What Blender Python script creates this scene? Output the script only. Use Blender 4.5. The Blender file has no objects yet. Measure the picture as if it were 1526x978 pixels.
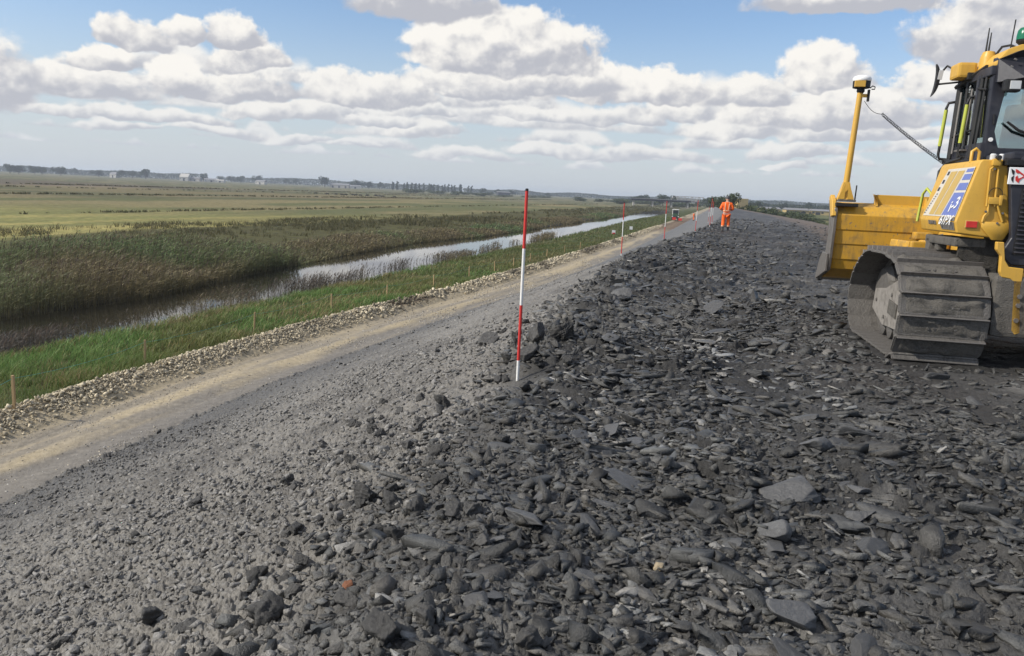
import bpy, bmesh, math, random
import numpy as np
from mathutils import Vector, Matrix, Euler
PI = math.pi
R = math.radians
SC = bpy.context.scene
COL = SC.collection
rnd = random.Random(7)
rng = np.random.default_rng(11)

# ------------------------------------------------------------------ TERRAIN FUNCTIONS
EY = np.array([-40, -12, 2.4, 6.6, 12.4, 21, 27, 39, 50, 78, 135, 191, 400, 1500, 9000.])
EX = np.array([-2, -0.8, -.66, -.05, 1.0, 2.95, 4.7, 8.6, 12, 19.8, 34.8, 49.2, 103, 386, 2314.])
_d = np.diff(EX) / np.diff(EY)
ET = np.concatenate([[_d[0]], (_d[1:] * np.diff(EY)[:-1] + _d[:-1] * np.diff(EY)[1:]) / (np.diff(EY)[1:] + np.diff(EY)[:-1]), [_d[-1]]])

def Ex(y):
    y = np.clip(np.asarray(y, float), EY[0], EY[-1])
    i = np.clip(np.searchsorted(EY, y) - 1, 0, len(EY) - 2)
    h = EY[i + 1] - EY[i]; t = (y - EY[i]) / h
    return (EX[i] * (2*t**3 - 3*t**2 + 1) + h * ET[i] * (t**3 - 2*t**2 + t)
            + EX[i + 1] * (3*t**2 - 2*t**3) + h * ET[i + 1] * (t**3 - t**2))

PQ = np.array([-9000, -60, -40, -33, -30.5, -29, -23, -21.5, -20, -17, -12.9, -12.6, -12.1, -11.6, -11.2, -8.8, -8.55, -8.3, -4, -1.0, -.3, 0, .35, .9, 2.5, 5, 7.3, 8.2, 12, 17, 23, 32, 9000.])
PZ = np.array([-4.2, -4.2, -4.15, -4.25, -4.6, -5.3, -5.3, -4.75, -4.45, -4.1, -3.72, -3.55, -3.42, -3.52, -3.66, -3.65, -3.57, -3.45, -1.72, -.50, -.24, -.14, -.03, -.02, .02, .03, .0, -.10, -.55, -1.7, -3.6, -3.9, -4.1])
NEARQ = (np.array([-50, 25.7, 31, 43, 60, 81, 130, 227, 9000.]), np.array([-21, -21.3, -22.0, -22.2, -23.4, -23.6, -24.4, -26.0, -28.]))
FARQ = (np.array([-50, 31, 40, 54, 67, 90, 107, 158, 269, 9000.]), np.array([-27.5, -27.3, -27.2, -30.2, -32, -34.2, -32.2, -32.6, -34, -35.]))

def qmap(q, y):
    """stretch the profile so that the river banks follow their own lines"""
    nq = np.interp(y, *NEARQ); fq = np.interp(y, *FARQ)
    xs = [-12.9, -21.5, -29.5, -40]
    q = np.asarray(q, float)
    a = -12.9 + (q + 12.9) / (nq + 12.9) * (-21.5 + 12.9)
    b = -21.5 + (q - nq) / (fq - nq) * (-29.5 + 21.5)
    c = -29.5 + (q - fq)
    return np.where(q > -12.9, q, np.where(q > nq, a, np.where(q > fq, b, c)))

def base_z(x, y):
    q = np.asarray(x, float) - Ex(y)
    y = np.asarray(y, float)
    edge = np.interp(y, [120, 191, 260], [7.3, 2.9, 1.6])                      # the top narrows far up the bank
    z = np.interp(qmap(np.where(q > 0, q*7.3/edge, q), y), PQ, PZ)
    rise = np.clip((np.asarray(y, float) - 120) / 300, 0, 1) * 1.0        # the old bank far off stands a little higher
    on = np.clip((q + 8.8) / 8.0, 0, 1) * np.clip((20 - q) / 8, 0, 1)
    return z + rise * on

def h2(ix, iy, seed):
    ix = ix.astype(np.int64).astype(np.uint64); iy = iy.astype(np.int64).astype(np.uint64)
    h = ix * np.uint64(0x9E3779B97F4A7C15) ^ (iy * np.uint64(0xC2B2AE3D27D4EB4F)) ^ np.uint64(seed * 7919 + 13)
    h ^= h >> np.uint64(29); h *= np.uint64(0xBF58476D1CE4E5B9); h ^= h >> np.uint64(32)
    h *= np.uint64(0x94D049BB133111EB); h ^= h >> np.uint64(31)
    return (h & np.uint64(0xFFFFFF)).astype(np.float64) / 16777216.0

def vnoise(x, y, seed):
    ix = np.floor(x); iy = np.floor(y); fx = x - ix; fy = y - iy
    fx = fx*fx*(3 - 2*fx); fy = fy*fy*(3 - 2*fy)
    a = h2(ix, iy, seed); b = h2(ix + 1, iy, seed); c = h2(ix, iy + 1, seed); d = h2(ix + 1, iy + 1, seed)
    return (a*(1-fx) + b*fx)*(1-fy) + (c*(1-fx) + d*fx)*fy

def fbm(x, y, seed, octv=4, gain=.5):
    s = 0; a = 1; t = 0
    for o in range(octv):
        s = s + a * vnoise(x * 2.03**o + 17.3*o, y * 2.03**o - 9.1*o, seed + o); t += a; a *= gain
    return s / t

def flakes(x, y, sc, seed, tilt=1.0):
    """broken-clay relief: every cell is a tilted plate of its own height, with open cracks between the plates"""
    # domain warp for ragged outlines
    wx = x + sc*.55*(vnoise(x/sc*1.7, y/sc*1.7, seed + 50) - .5)
    wy = y + sc*.55*(vnoise(x/sc*1.7 + 7, y/sc*1.7 - 3, seed + 51) - .5)
    u = wx / sc; v = wy / sc; iu = np.floor(u); iv = np.floor(v)
    f1 = np.full(u.shape, 9.); f2 = np.full(u.shape, 9.); hh = np.zeros(u.shape); rid = np.zeros(u.shape)
    for du in (-1, 0, 1):
        for dv in (-1, 0, 1):
            cu = iu + du; cv = iv + dv
            px = cu + h2(cu, cv, seed); py = cv + h2(cu, cv, seed + 1)
            ddx = u - px; ddy = v - py
            d = np.sqrt(ddx*ddx + ddy*ddy)
            r = h2(cu, cv, seed + 2)
            ht = r + tilt * ((h2(cu, cv, seed + 3) - .5) * ddx + (h2(cu, cv, seed + 4) - .5) * ddy)
            n = d < f1
            f2 = np.where(n, f1, np.minimum(f2, d)); f1 = np.where(n, d, f1); hh = np.where(n, ht, hh); rid = np.where(n, h2(cu, cv, seed + 5), rid)
    e = np.clip((f2 - f1) / .22, 0, 1); e = e*e*(3 - 2*e)
    return hh * (.35 + .65*e) - .35*(1 - e), rid, e

def sstep(a, b, x):
    t = np.clip((x - a) / (b - a), 0, 1); return t*t*(3 - 2*t)

def zones(x, y):
    q = x - Ex(y)
    wob = 1.1*(fbm(x*.55, y*.45, 301, 3) - .5) + .5*(fbm(x*2.1, y*1.7, 302, 3) - .5)
    crest = sstep(-.55, .12, q + wob) * sstep(12, 9, q)
    slope = sstep(-8.95, -8.55, q + .25*(fbm(x*1.4, y*.9, 303, 3) - .5)) * (1 - sstep(-.55, .12, q + wob))
    return q, crest, slope

def full_z(x, y, sp):
    """terrain height with its broken relief; sp = spacing of the samples (finer relief is dropped where it cannot be drawn)"""
    x = np.asarray(x, float); y = np.asarray(y, float); sp = np.broadcast_to(np.asarray(sp, float), x.shape)
    z = base_z(x, y); q, crest, slope = zones(x, y)
    out = z.copy()
    near = (q > -12.8) & (q < 20) & (y < 140)
    xa = x[near]; ya = y[near]; qa = q[near]; ca = crest[near]; sa = slope[near]; sn = sp[near]
    if xa.size:
        def fade(s): return sstep(2.6, 1.2, sn / s)
        f60, _, _ = flakes(xa*.9, ya, .62, 15, 1.3)
        f30, r30, e30 = flakes(xa*.9, ya*1.05, .34, 21, 1.3)
        f13, r13, e13 = flakes(xa, ya, .14, 31, 1.5)
        f06, r06, e06 = flakes(xa, ya, .065, 41, 1.6)
        f03, _, _ = flakes(xa, ya, .032, 61, 1.5)
        rough = .35 + .9*sstep(.3, .75, fbm(xa*.6, ya*.5, 77, 3))             # some of the crest is rolled flat, some is left lumpy
        edge = np.exp(-((qa - .25) / .6)**2)
        comp = 1 - .5*sstep(2.2, 4.0, qa)*sstep(3.5, 5.5, ya)*sstep(13, 10, ya)                  # tracked smooth beside the machine
        dz = ca*comp*(.085*f60*sstep(5, 12, ya)*(1 - .5*sstep(1.5, 5, qa))*sstep(70, 45, ya) + .062*f30*rough*fade(.34) + .030*f13*rough*fade(.14) + .013*f06*fade(.065) + .005*f03*fade(.032))
        dz += ca * (.10*edge*fbm(xa*1.3, ya*1.1, 71, 3) + .05*(fbm(xa*.35, ya*.3, 72, 3) - .5))
        dz += sa * (.015*f13*fade(.14) + .021*f06*fade(.065) + .011*f03*fade(.032) + .10*(fbm(xa*.5, ya*.35, 73, 4) - .5))
        lx = (xa-3.9)*.9816 - (ya-7.9)*.1908; ly = (xa-3.9)*.1908 + (ya-7.9)*.9816
        stand = sstep(-.5, .0, lx)*sstep(3.6, 3.1, lx)*sstep(-.6, .0, ly)*sstep(3.6, 2.8, ly)
        dz = dz*(1 - .75*stand) - .02*stand
        for l0, l1 in ((-1.75, -.80), (0., .86), (.5, 1.3)):                  # prints of the crawler bars, across each old lane
            m = sstep(l0 - .1, l0 + .05, lx)*sstep(l1 + .1, l1 - .05, lx)*sstep(-.1, -.5, ly)*ca*(.35 + .65*sstep(.35, .55, fbm(xa*1.2, ya*1.2, 79, 3)))
            ph = (ly + .05*(fbm(xa*2, ya*2, 78, 2) - .5))/.19; ph = ph - np.floor(ph)
            dz = dz*(1 - .55*m) + m*.030*(np.where(ph < .8, ph/.8, (1 - ph)/.2) - .5)
        pole = np.exp(-(((xa - .07)**2 + (ya - 6.7)**2)/.42**2))
        dz = dz*(1 - pole) - .015*pole
        toe = np.exp(-((qa + 8.45) / .3)**2)
        dz += sa*toe*.07*f13
        trk = (1 - sa)*sstep(-11.6, -11.2, qa)*sstep(-8.5, -8.9, qa)
        dz += trk*(.03*(fbm(xa*1.2, ya*.5, 74, 4) - .5) - .035*np.exp(-((qa + 9.55)/.28)**2) - .035*np.exp(-((qa + 10.75)/.28)**2) + .006*f06*fade(.065))
        berm = sstep(-12.9, -12.6, qa)*sstep(-11.2, -11.5, qa)
        dz += berm*(.10*(fbm(xa*.9, ya*.6, 75, 3) - .4) + .03*f13)
        out[near] += dz
    v = (q <= -12.8) | (q >= 12)
    am = np.where(q < -12.8, .22, .4) * np.where(q < -36, 1.2, 1)
    wet = (q < np.interp(y, *NEARQ) + .8) & (q > np.interp(y, *FARQ) - .5)
    out += np.where(v & ~wet, am*(fbm(x*.35, y*.3, 81, 3) - .5), 0)
    return out
# ------------------------------------------------------------------ END TERRAIN

# ------------------------------------------------------------------ helpers
def tag(o, label=None, cat=None, group=None, kind=None):
    if label: o['label'] = label
    if cat: o['category'] = cat
    if group: o['group'] = group
    if kind: o['kind'] = kind
    return o

def empty(name, loc=(0, 0, 0), rz=0, **k):
    o = bpy.data.objects.new(name, None); COL.objects.link(o)
    o.empty_display_size = .3
    o.location = loc; o.rotation_euler = (0, 0, rz)
    return tag(o, **k)

def link(name, me, mat=None, parent=None, smooth=False):
    o = bpy.data.objects.new(name, me); COL.objects.link(o)
    if mat is not None:
        if isinstance(mat, (list, tuple)):
            for m in mat: me.materials.append(m)
        else: me.materials.append(mat)
    if parent is not None: o.parent = parent
    if smooth: me.polygons.foreach_set('use_smooth', np.ones(len(me.polygons), bool))
    return o

def np_mesh(name, V, F, mat, col=None, smooth=False, parent=None):
    """V (n,3); F (m,k) all faces with k corners; col (n,3) reflectance per vertex"""
    me = bpy.data.meshes.new(name)
    V = np.ascontiguousarray(V, np.float32); F = np.ascontiguousarray(F, np.int32)
    n, (m, k) = len(V), F.shape
    me.vertices.add(n); me.vertices.foreach_set('co', V.ravel())
    me.loops.add(m * k); me.loops.foreach_set('vertex_index', F.ravel())
    me.polygons.add(m); me.polygons.foreach_set('loop_start', np.arange(0, m*k, k, dtype=np.int32))
    try: me.polygons.foreach_set('loop_total', np.full(m, k, np.int32))
    except Exception: pass
    me.update(calc_edges=True)
    if col is not None:
        a = me.attributes.new('col', 'FLOAT_COLOR', 'POINT')
        c = np.ones((n, 4), np.float32); c[:, :3] = col; a.data.foreach_set('color', c.ravel())
    return link(name, me, mat, parent, smooth)

class MB:
    """collects boxes, bars, prisms, tubes; build() links them as one mesh object"""
    def __init__(s): s.bm = bmesh.new()
    def _place(s, vs, M): bmesh.ops.transform(s.bm, matrix=M, verts=vs)
    def box(s, c, size, rot=(0, 0, 0), bevel=0.0, seg=2):
        r = bmesh.ops.create_cube(s.bm, size=1)['verts']
        bmesh.ops.scale(s.bm, vec=size, verts=r)
        if bevel:
            es = list({e for v in r for e in v.link_edges})
            g = bmesh.ops.bevel(s.bm, geom=es, offset=min(bevel, min(size)*.45), segments=seg, affect='EDGES', profile=.6)
            r = list({v for f in g['faces'] for v in f.verts} | {v for v in r if v.is_valid})
        s._place(r, Matrix.Translation(c) @ Euler(rot).to_matrix().to_4x4()); return s
    def prism(s, pts, axis, a, b, bevel=0.0, seg=2):
        """outline pts in the two other axes, pushed along axis from a to b"""
        def p(u, v, w):
            return {0: (w, u, v), 1: (u, w, v), 2: (u, v, w)}[axis]
        lo = [s.bm.verts.new(p(u, v, a)) for u, v in pts]; hi = [s.bm.verts.new(p(u, v, b)) for u, v in pts]
        n = len(pts); fs = [s.bm.faces.new(lo), s.bm.faces.new(hi)]
        for i in range(n): fs.append(s.bm.faces.new((lo[i], lo[(i+1) % n], hi[(i+1) % n], hi[i])))
        bmesh.ops.recalc_face_normals(s.bm, faces=fs)
        if bevel:
            es = list({e for f in fs for e in f.edges})
            bmesh.ops.bevel(s.bm, geom=es, offset=bevel, segments=seg, affect='EDGES', profile=.6)
        return s
    def loft(s, rings, cap=True):
        """rings of equal length, joined in order"""
        vs = [[s.bm.verts.new(p) for p in r] for r in rings]; n = len(rings[0]); fs = []
        for a, b in zip(vs, vs[1:]):
            for i in range(n): fs.append(s.bm.faces.new((a[i], a[(i+1) % n], b[(i+1) % n], b[i])))
        if cap: fs += [s.bm.faces.new(vs[0]), s.bm.faces.new(vs[-1])]
        bmesh.ops.recalc_face_normals(s.bm, faces=fs); return s
    def tube(s, path, r, n=8, cap=True):
        path = [Vector(p) for p in path]; rr = r if isinstance(r, (list, tuple)) else [r]*len(path)
        rings = []; up = None
        for i, p in enumerate(path):
            d = (path[min(i+1, len(path)-1)] - path[max(i-1, 0)]).normalized()
            if up is None: up = Vector((0, 0, 1)) if abs(d.z) < .9 else Vector((1, 0, 0))
            x = d.cross(up).normalized(); up = x.cross(d).normalized()
            rings.append([p + (x*math.cos(2*PI*k/n) + up*math.sin(2*PI*k/n))*rr[i] for k in range(n)])
        return s.loft(rings, cap)
    def cyl(s, c, r, h, axis=2, n=20, r2=None, bevel=0):
        a = Vector(c); d = Vector([(axis == 0), (axis == 1), (axis == 2)])*h/2
        return s.tube([a - d, a + d], [r, r if r2 is None else r2], n)
    def lathe(s, prof, c=(0, 0, 0), n=20, axis=2):
        rings = []
        for r, h in prof:
            ring = []
            for k in range(n):
                u, v = r*math.cos(2*PI*k/n), r*math.sin(2*PI*k/n)
                ring.append(Vector(c) + Vector({0: (h, u, v), 1: (u, h, v), 2: (u, v, h)}[axis]))
            rings.append(ring)
        return s.loft(rings)
    def quad(s, pts): s.bm.faces.new([s.bm.verts.new(p) for p in pts]); return s
    def build(s, name, mat, parent=None, smooth=None, loc=None):
        me = bpy.data.meshes.new(name); s.bm.to_mesh(me); s.bm.free()
        o = link(name, me, mat, parent)
        if smooth is not None:
            for p in me.polygons: p.use_smooth = True
            try: me.set_sharp_from_angle(angle=R(smooth))
            except Exception: pass
        if loc: o.location = loc
        return o

def copy_tree(o, parent=None):
    c = o.copy(); COL.objects.link(c)
    if parent is not None: c.parent = parent
    for ch in list(o.children): copy_tree(ch, c)
    return c

# ------------------------------------------------------------------ materials
class N:
    """small node builder"""
    def __init__(s, tree): s.t = tree; s.n = tree.nodes; s.l = tree.links
    def new(s, kind, **k):
        d = s.n.new(kind)
        for a, b in k.items(): setattr(d, a, b)
        return d
    def put(s, sock, v):
        if hasattr(v, 'is_output'): s.l.new(v, sock)
        else: sock.default_value = v
    def m(s, op, a, b=None, c=None, clamp=False):
        d = s.new('ShaderNodeMath', operation=op, use_clamp=clamp); s.put(d.inputs[0], a)
        if b is not None: s.put(d.inputs[1], b)
        if c is not None: s.put(d.inputs[2], c)
        return d.outputs[0]
    def v(s, op, a, b=None, c=None):
        d = s.new('ShaderNodeVectorMath', operation=op); s.put(d.inputs[0], a)
        if b is not None: s.put(d.inputs[1], b)
        if c is not None: s.put(d.inputs[2], c)
        return d.outputs['Value'] if op in ('LENGTH', 'DOT_PRODUCT') else d.outputs[0]
    def mix(s, f, a, b, mode='MIX'):
        d = s.new('ShaderNodeMix', data_type='RGBA', blend_type=mode); s.put(d.inputs[0], f)
        s.put(d.inputs[6], a if hasattr(a, 'is_output') else (*a, 1)); s.put(d.inputs[7], b if hasattr(b, 'is_output') else (*b, 1))
        return d.outputs[2]
    def rng(s, x, a, b, c=0., d=1., smooth=True):
        r = s.new('ShaderNodeMapRange', interpolation_type='SMOOTHSTEP' if smooth else 'LINEAR')
        s.put(r.inputs[0], x)
        for i, q in enumerate((a, b, c, d)): s.put(r.inputs[i+1], q)
        return r.outputs[0]
    def noise(s, vec, scale, detail=4, rough=.55, dist=0, out=0):
        d = s.new('ShaderNodeTexNoise'); s.put(d.inputs['Vector'], vec)
        s.put(d.inputs['Scale'], scale); s.put(d.inputs['Detail'], detail); s.put(d.inputs['Roughness'], rough); s.put(d.inputs['Distortion'], dist)
        return d.outputs[out]
    def vor(s, vec, scale, feature='F1', out='Distance', rand=1):
        d = s.new('ShaderNodeTexVoronoi', feature=feature); s.put(d.inputs['Vector'], vec); s.put(d.inputs['Scale'], scale)
        return d.outputs[out]

def new_mat(name):
    m = bpy.data.materials.new(name); m.use_nodes = True
    t = m.node_tree; b = t.nodes['Principled BSDF']
    return m, N(t), b

def obj_co(n): return n.new('ShaderNodeTexCoord').outputs['Object']

def ground_material(name, rough, scales, bump, spec=.3, var=.5, attr='col'):
    """base colour from the vertex reflectance, broken up by noise; fine relief as bump"""
    m, n, b = new_mat(name)
    co = n.new('ShaderNodeNewGeometry').outputs['Position']
    a = n.new('ShaderNodeAttribute', attribute_name=attr).outputs['Color']
    f = n.noise(co, scales[0], 5, .65); g = n.noise(co, scales[1], 3, .6)
    k = n.m('MULTIPLY', n.rng(f, .25, .75, 1-var, 1+var, False), n.rng(g, .25, .75, 1-var*.7, 1+var*.7, False))
    n.put(b.inputs['Base Color'], n.v('SCALE', a, None) if False else n.mix(1.0, a, n.new('ShaderNodeCombineColor').outputs[0], 'MULTIPLY'))
    cc = [x for x in n.n if x.bl_idname == 'ShaderNodeCombineColor'][0]
    for i in range(3): n.put(cc.inputs[i], k)
    n.put(b.inputs['Roughness'], n.rng(g, .3, .7, rough-.08, rough+.1, False)); b.inputs['Specular IOR Level'].default_value = spec
    bp = n.new('ShaderNodeBump'); bp.inputs['Distance'].default_value = bump; bp.inputs['Strength'].default_value = .8
    n.put(bp.inputs['Height'], n.m('ADD', f, n.m('MULTIPLY', g, .6))); n.put(b.inputs['Normal'], bp.outputs[0])
    return m

def foliage_material(name, trans=.25, rough=.6):
    m, n, b = new_mat(name)
    a = n.new('ShaderNodeAttribute', attribute_name='col').outputs['Color']
    b.inputs['Roughness'].default_value = rough; b.inputs['Specular IOR Level'].default_value = .25
    n.put(b.inputs['Base Color'], a)
    tr = n.new('ShaderNodeBsdfTranslucent'); n.put(tr.inputs['Color'], a)
    mx = n.new('ShaderNodeMixShader'); mx.inputs[0].default_value = trans
    out = n.n['Material Output']
    n.l.new(b.outputs[0], mx.inputs[1]); n.l.new(tr.outputs[0], mx.inputs[2]); n.l.new(mx.outputs[0], out.inputs[0])
    return m

def paint(name, c, rough=.45, dirt=(.10, .085, .065), amount=.35, metal=0, scale=3.0, spec=.4, bump=0.0, chips=None):
    """paint or metal with dust and mud in uneven blotches and streaks"""
    m, n, b = new_mat(name)
    co = obj_co(n)
    f = n.noise(co, scale, 6, .65, .3); g = n.noise(n.v('MULTIPLY', co, (14., 14., 2.2)), scale*.5, 4, .6); h = n.noise(co, scale*14, 3, .6)
    k = n.m('MULTIPLY', n.rng(n.m('ADD', n.m('MULTIPLY', f, .7), n.m('MULTIPLY', g, .3)), .42, .72), amount)
    k = n.m('ADD', k, n.m('MULTIPLY', n.rng(h, .55, .8), amount*.4), clamp=True)
    base = n.mix(n.rng(f, .3, .7), tuple(x*.88 for x in c), tuple(min(1, x*1.08) for x in c))
    if chips: base = n.mix(n.rng(n.noise(co, scale*5, 5, .7), .62, .66), base, chips)
    n.put(b.inputs['Base Color'], n.mix(k, base, dirt))
    n.put(b.inputs['Roughness'], n.m('ADD', n.m('MULTIPLY', k, .4), n.rng(h, .2, .8, rough-.06, rough+.08)))
    b.inputs['Metallic'].default_value = metal; b.inputs['Specular IOR Level'].default_value = spec
    if bump:
        bp = n.new('ShaderNodeBump'); bp.inputs['Distance'].default_value = bump
        n.put(bp.inputs['Height'], n.m('ADD', f, n.m('MULTIPLY', h, .5))); n.put(b.inputs['Normal'], bp.outputs[0])
    return m

M = {}
M['crest'] = ground_material('clay_ground', .56, (38, 150), .020, .35, .40)
M['flake'] = ground_material('clay_flakes', .42, (38, 160), .012, .42, .40)
M['field'] = ground_material('field_ground', .9, (1.1, 7), .05, .1, .4)
M['track'] = ground_material('track_ground', .9, (6, 45), .012, .15, .28)
M['leaf'] = foliage_material('blades', .3)
M['tree_leaf'] = foliage_material('tree_leaves', .25, .7)
M['bark'] = paint('bark', (.09, .07, .05), .9, amount=.3, scale=6)
M['yellow'] = paint('machine_yellow', (.61, .355, .055), .42, amount=.38, chips=None, scale=2.2)
M['yellow_dirty'] = paint('dusty_machine_yellow', (.60, .33, .035), .5, amount=.75, scale=3.0, chips=(.17, .15, .13))
M['navy'] = paint('dark_grey_paint', (.022, .023, .032), .45, (.12, .11, .10), .22, scale=4)
M['black'] = paint('black_rubber', (.012, .012, .013), .55, (.10, .095, .085), .2, scale=6)
M['mud_steel'] = paint('muddy_steel', (.140, .131, .12), .55, (.062, .057, .052), .85, .25, 5, bump=.02)
M['mud'] = paint('caked_mud', (.135, .125, .11), .9, (.045, .042, .038), .9, 0, 7, bump=.03)
M['worn_steel'] = paint('worn_steel', (.24, .22, .20), .42, (.09, .08, .07), .7, .6, 6)
M['rust'] = paint('rusty_steel', (.14, .08, .045), .7, (.09, .08, .07), .6, .2, 8)
M['grey_plate'] = paint('dusty_pale_plate', (.27, .25, .225), .75, (.075, .068, .06), .95, .1, 6, bump=.01)
M['white'] = paint('white_plate', (.78, .78, .77), .5, amount=.12, scale=5)
M['red'] = paint('red_paint', (.55, .03, .025), .5, amount=.18, scale=9)
M['pole_white'] = paint('pole_white', (.74, .73, .70), .5, amount=.2, scale=9)
M['wood'] = paint('raw_timber', (.42, .29, .15), .8, (.2, .15, .09), .5, 0, 7)
M['concrete'] = paint('pale_concrete', (.38, .36, .33), .9, amount=.3, scale=.3)
M['lime'] = paint('lime_grip', (.44, .48, .07), .5, amount=.25, scale=8)
M['stone_white'] = paint('pale_wall', (.50, .48, .44), .9, amount=.2, scale=.2)
M['roof_grey'] = paint('grey_roof', (.22, .22, .23), .8, amount=.3, scale=.3)
M['tan'] = paint('straw', (.46, .36, .17), .95, (.3, .22, .1), .6, 0, .7)
M['dark_glass'] = paint('dark_glass', (.03, .035, .04), .08, amount=.1, spec=.6)
M['twine'] = paint('blue_twine', (.10, .42, .40), .7, amount=.2)
M['decal_beige'] = paint('pale_decal', (.56, .52, .45), .6, amount=.25, scale=5)
M['decal_gold'] = paint('dull_gold_decal', (.48, .33, .10), .55, amount=.25, scale=5)
M['decal_blue'] = paint('blue_decal', (.13, .17, .42), .5, amount=.25, scale=5)
M['decal_grey'] = paint('grey_decal', (.17, .16, .15), .55, amount=.3, scale=5)
M['orange'] = paint('hi_vis_orange', (.90, .135, .012), .75, (.35, .12, .05), .18, 0, 5)
M['silver'] = paint('reflective_tape', (.72, .40, .24), .4, amount=.15)
M['lens'] = paint('clear_lens', (.55, .56, .56), .15, amount=.2, spec=.7)
M['skin'] = paint('skin', (.52, .30, .21), .6, amount=.05)
M['cap'] = paint('grey_cap', (.10, .10, .105), .8, amount=.15)
M['boot'] = paint('muddy_boot', (.07, .065, .06), .8, amount=.6)
M['cow'] = paint('black_hide', (.018, .015, .013), .7, amount=.1)

def clod_material(name, c, c2, rough, var):
    m, n, b = new_mat(name)
    co = obj_co(n); rd = n.new('ShaderNodeObjectInfo').outputs['Random']
    f = n.noise(co, 3.2, 6, .7); g = n.noise(co, 16, 4, .65)
    v = n.m('MULTIPLY', n.rng(rd, 0, 1, 1-var, 1+var, False), n.rng(g, .25, .75, .65, 1.3, False))
    cc = n.new('ShaderNodeCombineColor')
    for i in range(3): n.put(cc.inputs[i], v)
    n.put(b.inputs['Base Color'], n.mix(1.0, n.mix(n.rng(f, .48, .68), c, c2), cc.outputs[0], 'MULTIPLY'))
    n.put(b.inputs['Roughness'], n.rng(g, .3, .7, rough-.1, rough+.12, False)); b.inputs['Specular IOR Level'].default_value = .35
    bp = n.new('ShaderNodeBump'); bp.inputs['Distance'].default_value = .05; bp.inputs['Strength'].default_value = .4
    n.put(bp.inputs['Height'], n.m('ADD', f, n.m('MULTIPLY', g, .4))); n.put(b.inputs['Normal'], bp.outputs[0])
    return m
M['clod_dark'] = clod_material('dark_clay', (.050, .048, .045), (.082, .079, .074), .6, .3)
M['clod_slab'] = clod_material('smeared_clay', (.078, .078, .078), (.105, .104, .103), .40, .3)
M['clod_pale'] = clod_material('dry_clay', (.19, .183, .168), (.13, .125, .115), .85, .25)
M['clod_cream'] = clod_material('cream_stone', (.33, .27, .18), (.24, .19, .12), .8, .1)
M['clod_rust'] = clod_material('brick_crumb', (.22, .09, .045), (.16, .08, .05), .8, .2)

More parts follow.
